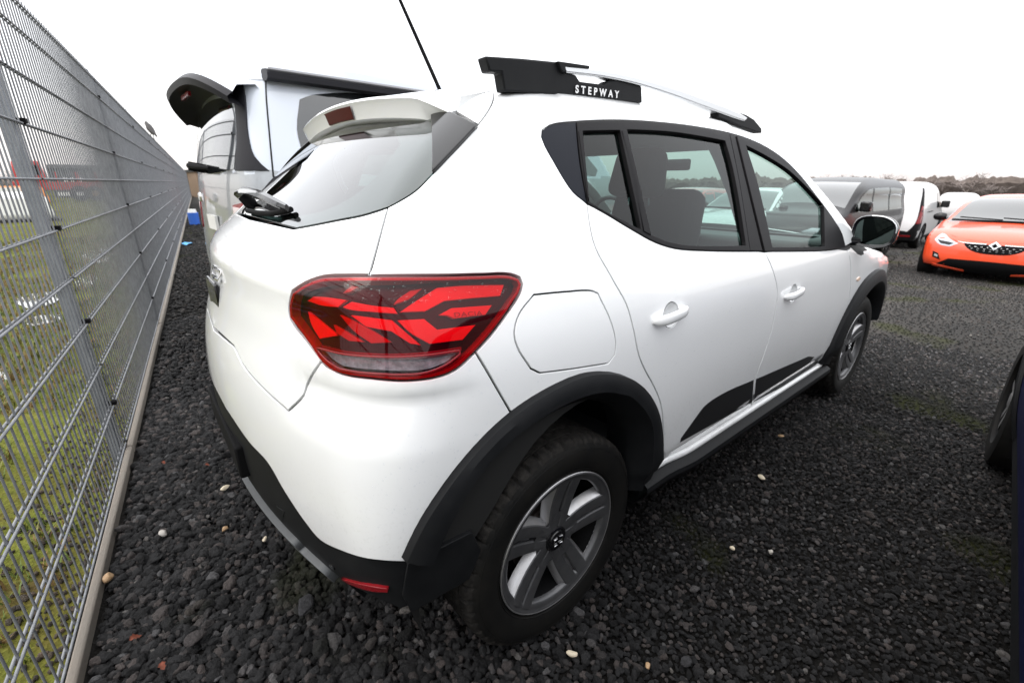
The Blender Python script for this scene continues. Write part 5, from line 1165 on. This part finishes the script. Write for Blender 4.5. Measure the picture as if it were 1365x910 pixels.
for i, a in enumerate(np.linspace(0, 1, 420)):
    x = 14-90*a; y = 108; h = 2.6+1.2*mnoise.noise(Vector((x*.12, 0, 3)))+1.0*mnoise.noise(Vector((x*.6, 0, 1)))+.45*mnoise.noise(Vector((x*2.1, 0, 7))); rows.append([(x, y, -1), (x, y-1, h*.6), (x, y, h*.95), (x, y+4, -1)])
m.grid(rows); o = m.build('hedge_bank', M('hedge_brown', (.085, .07, .062), 1, spec=.05, noise=(1.6, (.15, .125, .11), .8, 0)), None, smooth=60); tag(o, kind='stuff')
# bird on the fence
b0 = on_plane((208, 200), (FS, 1, 0), -1.117); bd = empty('bird', (b0[0], b0[1], 2.05), rad(200), 'dark crow perched on the top wire far along the fence', 'bird')
m = MB(); prof = [(-.16, .0, .012), (-.10, .05, .03), (-.02, .10, .065), (.05, .16, .075), (.10, .21, .05), (.13, .245, .04), (.16, .245, .025), (.21, .235, .004)]; rows = []
for a, z, r_ in prof: rows.append([(a, r_*.8*math.cos(t), z+.05+r_*math.sin(t)) for t in np.linspace(0, 2*np.pi, 12, endpoint=False)])
m.grid(rows, closed=True); m.build('body', M('crow_black', (.015, .013, .013), .6), bd, smooth=80)
m = MB(); m.tube([(.02, .02, .10), (.02, .02, .0)], .006, 6).tube([(.02, -.02, .10), (.02, -.02, .0)], .006, 6); m.build('leg', tyre_m, bd)
# litter by the fence
q = on_plane((255, 290), (0, 0, 1), .0); d = Vector((q[0], q[1], 0)); d = ground_px((260, 299)); o = empty('plastic_drum', (d[0], d[1], 0), .3, 'small blue and white plastic drum standing far along the fence', 'drum')
m = MB(); m.lathe([(0, 0), (0, .14), (.36, .15), (.36, 0)], axis='z', n=20); m.build('body', M('plastic_blue', (.03, .12, .5), .4), o); MB().lathe([(.36, .0), (.36, .12), (.46, .10), (.46, 0)], axis='z', n=20).build('lid', wht_m, o)
m = MB(); m.grid([[(x*.12, y*.10, .03+.03*math.sin(x*3+y*2)) for x in range(4)] for y in range(4)]); o = m.build('plastic_scrap', M('scrap_blue', (.10, .35, .65), .5), None, smooth=60); d = ground_px((243, 327)); o.location = (d[0]-.1, d[1], .01); o.scale = (.6, .6, .8); tag(o, 'crumpled light blue plastic scrap beside the kerb under the fence', 'litter')
# ================================================================== OTHER VEHICLES
def field(p):
    sx, ry, fy, tz = (spl([a for a, b in p[k]], [b for a, b in p[k]]) for k in ('sx', 'ry', 'fy', 'tz')); L = p['L']; cb, cf, cr = p.get('cb', .10), p.get('cf', .2), p.get('cr', .035); ks, kt, kf = p.get('ks', .12), p.get('kt', .10), p.get('kf', .14); wt = p.get('wt', 1.6)
    zlo, zhi = p['fy'][0][0], p['fy'][-1][0]
    def F(P):
        x = np.abs(P[..., 0]); y = P[..., 1]; z = P[..., 2]; rt = np.clip(.9-y, 0, 2); ft = np.clip(y-(L-1.3), 0, 2)
        fs = x-sx(z)+.03*rt**2+.05*ft**2; fr = ry(z)+cb*(x/.8)**2-y; ft_ = (z-(tz(y)-cr*(x/.6)**2))*np.where(y > L*wt/4, .85, 1); ff = y-(fy(np.clip(z, zlo, zhi))-cf*(x/.8)**2)
        a = smax(fs, fr, ks); a = smax(a, ft_, kt); return smax(a, ff, kf)
    return F
def shell(name, sf, mat, parent, wheels=(), zc=.75, zmin=.26, nu=150, nv=40, mfn=None, phi0=-38):
    L = sf.yn-sf.yc; per = 2*L+2*math.pi*.95; O = []; D = []; U = np.linspace(0, 1, nu, endpoint=False)
    us = []; 
    # vehicle outline in plan: right side, nose fan, left side, tail fan
    segs = [('R', L), ('N', math.pi*.95), ('L', L), ('T', math.pi*.95)]
    for u in U:
        d = u*per
        for s_, l in segs:
            if d < l or s_ == 'T': break
            d -= l
        if s_ == 'R': us.append((sf.yc+d, 0.))
        elif s_ == 'N': us.append((sf.yn, d/.95))
        elif s_ == 'L': us.append((sf.yn-d, math.pi))
        else: us.append((sf.yc, math.pi+d/.95))
    ph = np.radians(np.concatenate([np.linspace(phi0, 60, nv-8), np.linspace(63, 90, 8)]))
    O = np.array([[(0, y, zc) for _ in ph] for y, a in us]).reshape(-1, 3); D = np.array([[(math.cos(a)*math.cos(f), math.sin(a)*math.cos(f), math.sin(f)) for f in ph] for y, a in us]).reshape(-1, 3)
    P = sf.march(O, D, 0, 4.5, 160); N = sf.normal(np.nan_to_num(P)); nv_ = len(ph); fs = []; mi = []
    P[:, 2] = np.where(P[:, 2] < zmin, zmin, P[:, 2])
    for i in range(nu):
        for j in range(nv_-1):
            f = (i*nv_+j, ((i+1) % nu)*nv_+j, ((i+1) % nu)*nv_+j+1, i*nv_+j+1); c = P[list(f)].mean(0)
            if np.isnan(c).any(): continue
            if any(math.hypot(c[1]-y, c[2]-z) < r and abs(c[0]) > .4 for y, z, r in wheels): continue
            fs.append(f); mi.append(mfn(c) if mfn else 0)
    me = bpy.data.meshes.new(name); me.from_pydata(np.nan_to_num(P).tolist(), [], fs); me.shade_smooth()
    for p_, k in zip(me.polygons, mi): p_.material_index = k
    me.normals_split_custom_set_from_vertices([tuple(q) for q in N]); return link_mesh(name, me, mat, parent)
def far_wheel(parent, x, y, r, mat=rim_silver, sg=1, rr=.68):
    w = empty('wheel', (sg*x, y, r)); w.parent = parent; w.rotation_euler.z = 0 if sg > 0 else math.pi
    m = MB(); m.lathe([(.0, r*rr), (.02, r*rr*1.02), (.025, r*.85), (.015, r*.97), (-.02, r), (-.17, r), (-.2, r*.9), (-.2, r*.6)], n=40); m.build('tyre', rubber, w, smooth=40)
    m = MB(); m.lathe([(.005, r*rr), (.008, r*rr*.95), (-.03, r*rr*.9), (-.08, r*rr*.85), (-.09, 0)], n=36); m.build('rim', matt_black, w, smooth=40)
    m = MB()
    for k in range(5):
        a = k*2*math.pi/5+.3; c, s = math.cos(a), math.sin(a)
        for h in (-1, 1): m.add([(.0, c*r*.1-s*.03*h, s*r*.1+c*.03*h), (.0, c*r*.1+s*.0, s*r*.1), (.004, c*r*rr*.97-s*(.03+.02)*h, s*r*rr*.97+c*(.05)*h), (.004, c*r*rr*.97-s*.02*h, s*r*rr*.97+c*.02*h)], [(0, 1, 3, 2)])
    m.lathe([(.006, .05), (.012, .03), (.013, 0)], n=16); m.build('spokes', mat, w, smooth=0)
    return w
def arch_ring(parent, sf, y, z, r, mat, sg, w_=.05, a0=-.15):
    A = np.linspace(a0, math.pi-a0, 36); K = ((r+w_, .002), (r+w_, .014), (r+.005, .018), (r-.015, -.01), (r-.015, -.14))
    Y = np.array([[y+q*math.cos(a) for q, _ in K] for a in A]); Z = np.array([[z+q*math.sin(a) for q, _ in K] for a in A])
    uu = np.where(Y >= sf.yc, Y-sf.yc, -.95*np.arctan2(sf.yc-Y, .85)); X = sf.fwd(np.stack([uu.ravel(), np.maximum(Z, .27).ravel()], 1), 'B')[:, 0].reshape(Y.shape)+np.array([dx for _, dx in K])
    m = MB(); m.grid([[(sg*X[i, j], Y[i, j], Z[i, j]) for j in range(5)] for i in range(36)]); return m.build('wheel_arch', mat, parent, smooth=30)
def liner(parent, y, r, sg, x):
    m = MB(); m.grid([[(sg*xx, y+r*math.cos(a), .32+r*math.sin(a)) for xx in (x, x-.25, x-.4)] for a in np.linspace(-.4, math.pi+.4, 20)]); m.box((sg*(x-.4), y, .45), (.02, 2*r, .7)); m.build('wheel_well', matt_black, parent)
dark_glass = M('dark_glass', (.012, .014, .015), .03, coat=1, coat_rough=0, spec=.8)
sky_glass = glass_mat('far_windscreen', (.40, .50, .47), refl=1.6)
def rxs(sf, dx, z=None): return SB+.95*math.atan(dx/(sf.yc+.0))       # rear: offset dx from the centre line
def nxs(sf, dx, D): return .95*math.pi/2-.95*math.atan(dx/D)

# ---------------- camper van, next space to the left
cp = dict(L=4.9, sx=[(.2, .90), (.5, .945), (.9, .955), (1.2, .95), (1.32, .935), (1.6, .885), (1.8, .845), (1.92, .80), (2.1, .66)], ry=[(.25, .10), (.4, .02), (.55, .0), (.8, .015), (1.1, .04), (1.3, .06), (1.5, .10), (1.75, .155), (1.95, .215), (2.1, .27)],
          fy=[(.2, 4.8), (.5, 4.9), (.8, 4.85), (1.0, 4.7)], tz=[(-.5, 1.96), (0, 1.98), (1, 1.99), (3, 1.98), (3.5, 1.92), (4.1, 1.45), (4.45, 1.10), (4.8, .95), (5.0, .7)], cb=.06, cf=.2, cr=.02, ks=.16, kt=.07, wt=2.9)
SC = Surf(field(cp), .9, 4.0)
camper = empty('camper_van', (-2.93, -.25, .03), rad(2.5), 'silver and white camper van with lifting roof, parked beyond the white hatchback', 'camper van')
w_up = M('van_white', (.56, .60, .665), .3, coat=1); w_lo = M('van_grey', (.32, .335, .35), .3, coat=1, metal=.3); w_blk = M('van_black_trim', (.022, .022, .026), .5, spec=.15)
shell('body', SC, [w_up, w_lo, black_plastic], camper, [(.95, .34, .42), (4.0, .34, .42)], zc=.95, mfn=lambda c: 1 if (c[2] < 1.32 and c[2] > .42) else (2 if c[2] <= .42 else 0), nu=190, nv=64)
m = MB()
for s_ in (1, -1):
    for y_ in (.95, 4.0): far_wheel(camper, .93, y_, .34, rim_silver, s_); arch_ring(camper, SC, y_, .34, .40, black_plastic, s_, .03); liner(camper, y_, .42, s_, .90)
def sy(L): return np.concatenate([L, mirS(L)[::-1]])
rg = np.array([(SB, 1.315), (SB+.42, 1.315), (SB+.69, 1.335), (SB+.725, 1.50), (SB+.705, 1.70), (SB+.64, 1.80), (SB+.35, 1.83), (SB, 1.835)])
panel('rear_window', SC, 'B', curve(sy(rg[1:-1]), .06, True, 40), dark_glass, camper, off=.005, sp=.06, rim=.002)
pl_ = np.array([(SB+.70, 1.325), (SB+.93, 1.325), (SB+.86, 1.42), (SB+.83, 1.55), (SB+.82, 1.80), (SB+.80, 1.87), (SB+.68, 1.87), (SB+.72, 1.72), (SB+.735, 1.5), (SB+.71, 1.39)])
panel('pillar_trim', SC, 'B', curve(pl_, .05, True, 35), w_blk, camper, off=.007, sp=.05, rim=.002, mirror=True)
panel('side_window', SC, 'B', curve(np.array([(-.37, 1.38), (-.40, 1.6), (-.36, 1.80), (-.27, 1.84), (.75, 1.85), (.86, 1.80), (.86, 1.40), (.78, 1.36), (-.30, 1.355)]), .06, True, 30), dark_glass, camper, off=.005, sp=.08, mirror=True)
panel('side_window', SC, 'B', curve(np.array([(.98, 1.38), (.98, 1.82), (1.9, 1.82), (1.9, 1.38)]), .08, True, 30), dark_glass, camper, off=.005, sp=.1, mirror=True)
panel('front_side_window', SC, 'B', curve(np.array([(2.05, 1.36), (2.05, 1.8), (2.5, 1.75), (2.95, 1.4), (2.9, 1.33)]), .08, True, 30), dark_glass, camper, off=.005, sp=.1, mirror=True)
sm = MB(); rows = []
for z in np.linspace(.5, 1.93, 40): q = SC.fwd(np.array([[-.555, z]]), 'B', off=.0015)[0]; q2 = SC.fwd(np.array([[-.547, z]]), 'B', off=.0015)[0]; rows.append([q, q2])
sm.grid(rows); sm.build('body_seam', gap_black, camper, smooth=60)
sm = MB(); sm.grid([[SC.fwd(np.array([[u, z]]), 'B', off=.0012)[0] for z in (1.896, 1.902)] for u in np.linspace(SB+.62, 1.0, 40)]); sm.build('body_seam', M('seam_grey', (.3, .31, .33), .5), camper, smooth=60)
cl_ = curve(np.array([(SB+.60, .86), (SB+.80, .90), (SB+.83, 1.04), (SB+.74, 1.12), (SB+.62, 1.10)]), .04, True, 30)
panel('tail_light', SC, 'B', cl_, red_reflex, camper, off=.008, sp=.05, mirror=True); panel('tail_light_band', SC, 'B', curve(np.array([(SB+.62, 1.02), (SB+.81, 1.02), (SB+.78, 1.08), (SB+.63, 1.09)]), .04, True, 30), M('lamp_white', (.7, .6, .6), .2, coat=.6), camper, off=.012, sp=.04, mirror=True)
# hood-like black spoiler over the rear window
rows = []
for x in np.linspace(-.85, .85, 41):
    k = abs(x)/.85; e = k**5; zr = 1.978-.04*k**2-.07*e; yt = -.045+.03*k**2+.13*e; zt = 1.925-.05*k**2-.11*e
    rows.append([(x*.95, .34, zr-.05), (x*.96, .30, zr-.004), (x*.985, max(.07, yt+.07), zr-.002-.02*e), (x, yt+.035, zt+.035), (x, yt, zt+.005), (x*.99, yt+.01, zt-.035), (x*.965, yt+.035, zt-.03), (x*.93, .24, zt-.06)])
m = MB(); m.grid(rows); m.build('rear_spoiler', [w_up, w_blk], camper, smooth=40)
sp_o = [o for o in camper.children if o.name.startswith('rear_spoiler')][0]
for p_ in sp_o.data.polygons:
    p_.material_index = 1 if p_.index % 7 >= 3 else 0
MB().box((0, .03, 1.86), (.30, .02, .03)).build('high_brake_light', red_reflex, camper)
# lifting roof and awning rail
rows = []
for y, w_, h in ((.42, .55, .0), (.44, .66, .05), (.56, .70, .105), (1.0, .72, .125), (2.2, .72, .13), (3.0, .68, .11), (3.25, .60, .03), (3.28, .5, 0)):
    rows.append([(-w_-.02, y, 1.955), (-w_, y, 1.96+h*.7), (-w_*.93, y, 1.97+h*.93), (-w_*.6, y, 1.975+h*1.03), (0, y, 1.975+h*1.08), (w_*.6, y, 1.975+h*1.03), (w_*.93, y, 1.97+h*.93), (w_, y, 1.96+h*.7), (w_+.02, y, 1.955)])
m = MB(); m.grid(rows); m.build('lifting_roof', w_up, camper, smooth=40)
m = MB(); rows = [[(.775, y, 1.90), (.865, y, 1.885), (.90, y, 1.90), (.905, y, 1.93), (.88, y, 1.955), (.80, y, 1.965), (.775, y, 1.955)] for y in (.36, .38, 3.2, 3.22)]
m.grid(rows, closed=True); m.f += [tuple(range(6, -1, -1)), tuple(range(21, 28))]; m.mi += [0, 0]; m.build('awning_rail', w_blk, camper, smooth=30)
m = MB(); m.box((.90, 1.8, 1.955), (.02, 2.86, .012)); m.build('awning_strip', M('strip_light', (.35, .35, .37), .4), camper)
m = MB(); m.tube([(0, -.02, 1.36), (.04, -.05, 1.37), (.50, -.0, 1.345)], [.03, .022, .012], 8); m.tube([(0, .06, 1.35), (0, -.05, 1.37)], .035, 10); m.build('rear_wiper', matt_black, camper)
MB().box((.1, .02, .95), (.3, .02, .11)).build('number_plate', wht_m, camper); MB().box((0, -.01, 1.14), (.09, .03, .07)).build('badge', chrome, camper, bevel=.01)
MB().box((0, 2.4, .45), (1.5, 4.3, .35)).build('underbody', matt_black, camper)

# ---------------- dark blue car on the right
dp = dict(L=4.2, sx=[(.15, .80), (.30, .86), (.5, .90), (.7, .905), (.85, .90), (.95, .87), (1.05, .82), (1.25, .74), (1.4, .65), (1.5, .55)], ry=[(.25, .10), (.5, .0), (.8, .02), (1.0, .12), (1.2, .28), (1.45, .55)],
          fy=[(.2, 4.1), (.4, 4.2), (.65, 4.15), (.8, 4.0)], tz=[(-.5, 1.4), (.5, 1.47), (1.5, 1.48), (2.1, 1.42), (2.6, 1.18), (3.0, 1.0), (3.5, .93), (4.0, .82), (4.3, .6)], cf=.25, wt=2.6)
SD = Surf(field(dp), .9, 3.2)
navy = M('navy_paint', (.003, .004, .030), .4, coat=.05, spec=.12, noise=(8, (.004, .006, .045), .6, 0))
dv = rays((1352, 247))[0]; dang = math.atan2(dv[0], dv[1])       # direction of its flank in plan, from +y towards +x
hd_ = -dang
dd = Vector((math.sin(dang), math.cos(dang), 0)); nd = Vector((dd.y, -dd.x, 0))
anchor = Vector((1.728, -.067, 0)); rootp = anchor+nd*.905-dd*.96
navy_car = empty('navy_hatchback', rootp, hd_, 'dark navy hatchback cut off by the right edge of the photo', 'car')
navy_car.rotation_euler.z = -dang
shell('body', SD, [navy], navy_car, [(.8, .32, .37), (3.35, .32, .37)], zc=.75, nu=200, nv=60)
for s_ in (1, -1):
    for y_ in (.8, 3.35): far_wheel(navy_car, .88, y_, .32, rim_silver, s_); liner(navy_car, y_, .38, s_, .86); arch_ring(navy_car, SD, y_, .32, .36, black_plastic, s_, .02)
    m = MB(); m.box((s_*.83, 2.1, .27), (.06, 1.9, .10)); m.build('sill', black_plastic, navy_car, bevel=.02)
panel('side_window', SD, 'B', curve(np.array([(-.15, 1.02), (.1, 1.32), (.9, 1.37), (.95, .99)]), .1, True, 30), dark_glass, navy_car, off=.004, sp=.08, mirror=True)
panel('side_window', SD, 'B', curve(np.array([(1.02, .99), (1.0, 1.37), (1.4, 1.34), (1.95, 1.02), (1.9, .985)]), .1, True, 30), dark_glass, navy_car, off=.004, sp=.08, mirror=True)
yy = np.linspace(2.35, 2.95, 8); panel('windscreen', SD, 'T', tsym(np.interp(yy, [2.3, 2.95], [.60, .76]), yy), dark_glass, navy_car, off=.004, sp=.08)
def navy_mirror(s_):
    o = empty('door_mirror'); o.parent = navy_car; m = MB(); rows = []
    A_ = np.array([.965, 2.66, .93]); B_ = np.array([.925, 2.42, .97])
    for t in np.linspace(0, 1, 12):
        w_ = .006+.034*math.sin(math.pi*t)**.7; c_ = A_+(B_-A_)*t; rows.append([(s_*(c_[0]+w_*.8*math.cos(a)), c_[1]-.03*math.cos(a), c_[2]+w_*1.1*math.sin(a)) for a in np.linspace(0, 2*np.pi, 18, endpoint=False)])
    m.grid(rows, closed=True); n0 = len(m.v); m.f += [tuple(range(n0-18, n0)), tuple(range(17, -1, -1))]; m.mi += [0, 0]; m.build('mirror_housing', black_plastic, o, smooth=60)
    m = MB(); m.tube([(s_*.94, 2.55, .94), (s_*.86, 2.6, .93)], .025, 8); m.build('mirror_trim', satin, o, smooth=60)
navy_mirror(1); navy_mirror(-1)

# ---------------- generic small hatchback shape for the row opposite
def hatch(name, loc, rz, paint, label, cat='car', L=4.05, H=1.44, detail=True, wsc=1.0, frontdet=None):
    k = H/1.44
    p = dict(L=L, sx=[(.15, .80), (.30, .86), (.5, .89), (.75, .895), (.9, .87*1), (1.0*k, .83), (1.15*k, .76), (1.3*k, .69), (1.4*k, .60), (1.5*k, .5)], ry=[(.25, .10), (.5, .0), (.8, .02), (1.0, .10), (1.2, .28), (1.45, .50)],
             fy=[(.18, L-.16), (.30, L-.03), (.48, L), (.66, L-.03), (.78, L-.14), (.9, L-.4)], tz=[(-.5, 1.30*k), (.3, 1.40*k), (1, 1.44*k), (1.8, 1.44*k), (2.15, 1.39*k), (2.5, 1.24*k), (2.95, 1.01), (3.1, .965), (3.5, .90), (3.8, .83), (4.0, .72), (4.3, .5)], cf=.24, cr=.03, wt=2.2, kf=.10)
    sf = Surf(field(p), .9, 2.6); c = empty(name, loc, rz, label, cat)
    shell('body', sf, [paint, black_plastic], c, [(.72, .32, .36), (3.28, .32, .36)], zc=.72, nu=170, nv=50, mfn=lambda q: 1 if q[2] < .265 else 0)
    for s_ in (1, -1):
        for y_ in (.72, 3.28): far_wheel(c, .87, y_, .315, rim_silver, s_); liner(c, y_, .37, s_, .86); arch_ring(c, sf, y_, .32, .355, matt_black, s_, .01)
    yy = np.linspace(2.12, 2.98, 10); panel('windscreen', sf, 'T', tsym(np.interp(yy, [2.1, 2.98], [.585, .76]), yy), dark_glass if not wsc else dark_glass, c, off=.003, sp=.08)
    m = MB(); m.box((0, 3.01, 1.005), (1.4, .05, .02), Matrix.Rotation(-.3, 3, 'X')); m.build('cowl', matt_black, c)
    panel('side_window', sf, 'B', curve(np.array([(-.1, 1.03*k), (.1, 1.27*k), (.82, 1.34*k), (.85, .98*k)]), .1, True, 30), dark_glass, c, off=.004, sp=.09, mirror=True)
    panel('side_window', sf, 'B', curve(np.array([(.90, .98*k), (.88, 1.34*k), (1.2, 1.33*k), (1.95, 1.0), (1.9, .965)]), .1, True, 30), dark_glass, c, off=.004, sp=.09, mirror=True)
    for s_ in (1, -1):
        m = MB(); rows = []
        for t in np.linspace(0, 1, 8): w_ = .03+.045*math.sin(math.pi*min(1, t*.9+.1))**.5; rows.append([(s_*(.84+.17*t), 2.62+w_*.6*math.cos(a), 1.03+w_*math.sin(a)) for a in np.linspace(0, 2*np.pi, 12, endpoint=False)])
        m.grid(rows, closed=True); n0 = len(m.v); m.f.append(tuple(range(n0-12, n0))); m.mi.append(0); m.build('door_mirror', gloss_black, c, smooth=60)
    return c, sf
orange_p = M('orange_paint', (.70, .068, .020), .3, coat=.6)
oc, so = hatch('orange_hatchback', (.90, 14.1, -.33), math.pi-.02, orange_p, 'bright orange hatchback facing the camera with diamond badge on its grille')
def NP(name, pts, mat, sf=so, c=oc, D=1.45, off=.004, mirror=False, step=.04, corner=35, **kw):
    L = curve(np.array([(.95*math.pi/2-.95*math.atan(dx/D), z) for dx, z in pts]), step, True, corner); return panel(name, sf, 'N', L, mat, c, off=off, sp=kw.pop('sp', .06), mirror=mirror, **kw)
oc.scale = (1.09, 1, 1)
NP('headlight', [(.44, .665), (.54, .60), (.72, .615), (.88, .69), (.90, .80), (.80, .79), (.60, .72)], M('headlight_glass', (.42, .44, .47), .08, metal=.5, coat=1), mirror=True)
NP('headlight_mask', [(.50, .665), (.56, .625), (.72, .64), (.82, .70), (.70, .69), (.58, .68)], gloss_black, off=.007, mirror=True)
NP('grille', [(-.38, .675), (-.30, .60), (-.18, .545), (0, .53), (.18, .545), (.30, .60), (.38, .675), (0, .69)], matt_black, off=.003)
for z_, w_ in ((.640, .28), (.610, .245), (.58, .18)):
    for x in np.arange(-w_, w_+.01, .07): NP('grille_chip', [(x-.014, z_-.0035), (x+.014, z_-.0035), (x+.014, z_+.0035), (x-.014, z_+.0035)], satin, off=.007, sp=.03, rim=0)
NP('chrome_bar', [(.10, .682), (.42, .686), (.56, .72), (.42, .698), (.10, .695)], chrome, off=.010, mirror=True, rim=.002)
NP('lower_grille', [(-.72, .275), (-.50, .405), (0, .42), (.50, .405), (.72, .275), (.45, .215), (-.45, .215)], matt_black, off=.004)
NP('bumper_lip', [(-.80, .24), (-.28, .195), (-.28, .228), (-.78, .285)], orange_p, off=.014); NP('bumper_lip', [(.80, .24), (.28, .195), (.28, .228), (.78, .285)], orange_p, off=.014)
NP('fog_recess', [(.62, .36), (.78, .40), (.80, .50), (.68, .47)], gloss_black, mirror=True); NP('fog_light', [(.67, .40), (.75, .42), (.75, .46), (.68, .44)], satin, off=.009, mirror=True)
m = MB(); o_ = so.fwd(np.array([[.95*math.pi/2, .66]]), 'N')[0]
out = [(0, .115), (.075, .02), (.075, -.02), (0, -.115), (-.075, -.02), (-.075, .02)]; inn_ = [(0, .045), (.03, 0), (.03, -.0), (0, -.045), (-.03, 0), (-.03, 0)]
vs_ = [(a*.9, o_[1]+.02, .66+b*.72) for a, b in out]+[(a*.9, o_[1]+.055, .66+b*.72) for a, b in [(0, .08), (.05, .0), (.05, -.0), (0, -.08), (-.05, 0), (-.05, 0)]]+[(a*.9, o_[1]+.03, .66+b*.72) for a, b in inn_]
fs_ = [(i, (i+1) % 6, 6+(i+1) % 6, 6+i) for i in range(6)]+[(6+i, 6+(i+1) % 6, 12+(i+1) % 6, 12+i) for i in range(6)]
m.add(vs_, fs_); m.build('grille_badge', chrome, oc, smooth=0)
m = MB(); m.tube([(-.5, 2.98, 1.03), (.1, 2.92, 1.06)], .012, 6).tube([(.1, 2.98, 1.03), (.62, 2.90, 1.05)], .012, 6); m.build('wiper', matt_black, oc)
panel('bonnet_edge', so, 'N', curve(np.array([(.95*math.pi/2-.95*math.atan(dx/1.45), z) for dx, z in [(-.72, .79), (-.4, .735), (0, .72), (.4, .735), (.72, .79), (.4, .741), (0, .726), (-.4, .741)]]), .05, True, 30), gap_black, oc, off=.0015, sp=.1, rim=0)

silver_p = M('silver_white', (.62, .64, .64), .3, coat=1); red_p = M('dull_red', (.42, .04, .04), .3, coat=1); wht_p = M('far_white', (.75, .76, .77), .3, coat=1)
hatch('silver_hatchback', (-3.55, 13.1, -.25), math.pi, silver_p, 'pale silver car facing us, seen through the front door glass of the white hatchback')
hatch('red_hatchback', (-6.0, 14.2, -.27), math.pi, red_p, 'red car left of the pale silver one, seen through the hatchback windows')
hatch('white_saloon', (-8.5, 13.6, -.26), math.pi, wht_p, 'white car farthest left in the opposite row, seen through the rear side glass')
hatch('pale_estate', (1.3, 22.2, -.45), math.pi, wht_p, 'white car whose roof shows just above the orange hatchback', H=1.62)
hatch('pale_hatchback', (-2.3, 30.5, -.6), .15, M('pale_grey_paint', (.48, .47, .47), .35, coat=.4), 'small pale grey car between the white van and the orange hatchback in the distance', H=1.5)
hatch('distant_red_car', (-17.5, 3.3, -.05), .1, red_p, 'red car far along the row, just right of the end of the fence')

# ---------------- vans
def van(name, loc, rz, paint, label, H=1.80, L=4.45, hood=True):
    p = dict(L=L, sx=[(.15, .84), (.30, .89), (.6, .915), (.95, .91), (1.1, .89), (1.35, .84), (1.6, .78), (H-.08, .72), (H+.05, .58)], ry=[(.25, .08), (.5, .0), (.9, .01), (1.2, .05), (H-.1, .16), (H+.1, .25)],
             fy=[(.18, L-.12), (.35, L), (.6, L), (.85, L-.06), (1.0, L-.3)], tz=[(-.5, H), (0, H), (1.2, H+.02), (2.2, H), (2.55, H-.08), (2.9, 1.52), (3.4, 1.20), (3.55, 1.13), (4.0, 1.04), (4.3, .93), (4.6, .7)], cf=.2, cb=.05, cr=.02, wt=2.4, ks=.10)
    sf = Surf(field(p), .9, 3.0); c = empty(name, loc, rz, label, 'van')
    shell('body', sf, [paint, black_plastic], c, [(.85, .33, .38), (3.6, .33, .38)], zc=.85, nu=170, nv=56, mfn=lambda q: 1 if (q[2] < .34 or (q[2] < .52 and q[1] < .25)) else 0)
    for s_ in (1, -1):
        for y_ in (.85, 3.6): far_wheel(c, .90, y_, .33, rim_silver, s_); liner(c, y_, .39, s_, .88); arch_ring(c, sf, y_, .33, .375, matt_black, s_, .012)
        m = MB(); m.box((s_*1.0, 2.95, 1.18), (.20, .12, .20)); m.build('door_mirror', gloss_black, c, bevel=.03)
    yy = np.linspace(2.5, 3.42, 10); panel('windscreen', sf, 'T', tsym(np.interp(yy, [2.5, 3.42], [.66, .80]), yy), dark_glass, c, off=.003, sp=.09)
    return c, sf
bp_ = M('black_paint', (.009, .0085, .0095), .35, coat=.3, spec=.15)
bv, sb = van('black_people_carrier', (-2.02, 14.0, -.33), math.pi-.08, bp_, 'black people carrier behind the door mirror of the white hatchback', H=1.74)
for L in ([(-.45, 1.08), (-.42, 1.52), (.35, 1.55), (.35, 1.06)], [(.42, 1.06), (.42, 1.55), (1.30, 1.54), (1.30, 1.05)], [(1.38, 1.05), (1.38, 1.53), (1.65, 1.50), (2.25, 1.14), (2.2, 1.07)]):
    panel('side_window', sb, 'B', curve(np.array(L), .08, True, 30), dark_glass if False else sky_glass, bv, off=.006, sp=.09, mirror=True)
NP('headlight', [(.5, .72), (.62, .64), (.84, .68), (.88, .80), (.7, .80)], M('headlight_glass', (.35, .37, .40), .08, metal=.5, coat=1), sf=sb, c=bv, mirror=True)
NP('grille', [(-.45, .62), (.45, .62), (.45, .74), (-.45, .74)], matt_black, sf=sb, c=bv)
wv, sw = van('white_panel_van', (-2.05, 15.8, -.46), .03, wht_p, 'white panel van seen from behind with tall black and red tail lamps', H=1.80)
def BP(name, pts, mat, sf, c, off=.006, mirror=True, **kw): return panel(name, sf, 'B', curve(np.array(pts), .05, True, 30), mat, c, off=off, sp=.07, mirror=mirror, **kw)
BP('tail_light_housing', [(SB+.64, .50), (SB+1.02, .55), (SB+.96, .80), (SB+.90, 1.3), (SB+.88, 1.64), (SB+.79, 1.66), (SB+.76, 1.3), (SB+.72, .75)], black_plastic, sw, wv, off=.008)
BP('tail_light', [(SB+.72, .72), (SB+.92, .74), (SB+.88, 1.18), (SB+.79, 1.20)], red_reflex, sw, wv, off=.014)
BP('front_side_window', [(1.45, 1.08), (1.45, 1.52), (1.7, 1.50), (2.3, 1.14), (2.25, 1.08)], dark_glass, sw, wv)
BP('slide_rail', [(-.05, 1.00), (.85, 1.00), (.85, 1.025), (-.05, 1.025)], matt_black, sw, wv)
panel('reflector', sw, 'B', curve(np.array([(SB+.55, .36), (SB+.72, .36), (SB+.72, .41), (SB+.55, .41)]), .05, True, 30), red_reflex, wv, off=.006, sp=.05, mirror=True)
panel('door_seam', sw, 'B', np.array([(SB-.006, .55), (SB+.006, .55), (SB+.006, 1.66), (SB-.006, 1.66)]), gap_black, wv, off=.002, sp=.1, rim=0)
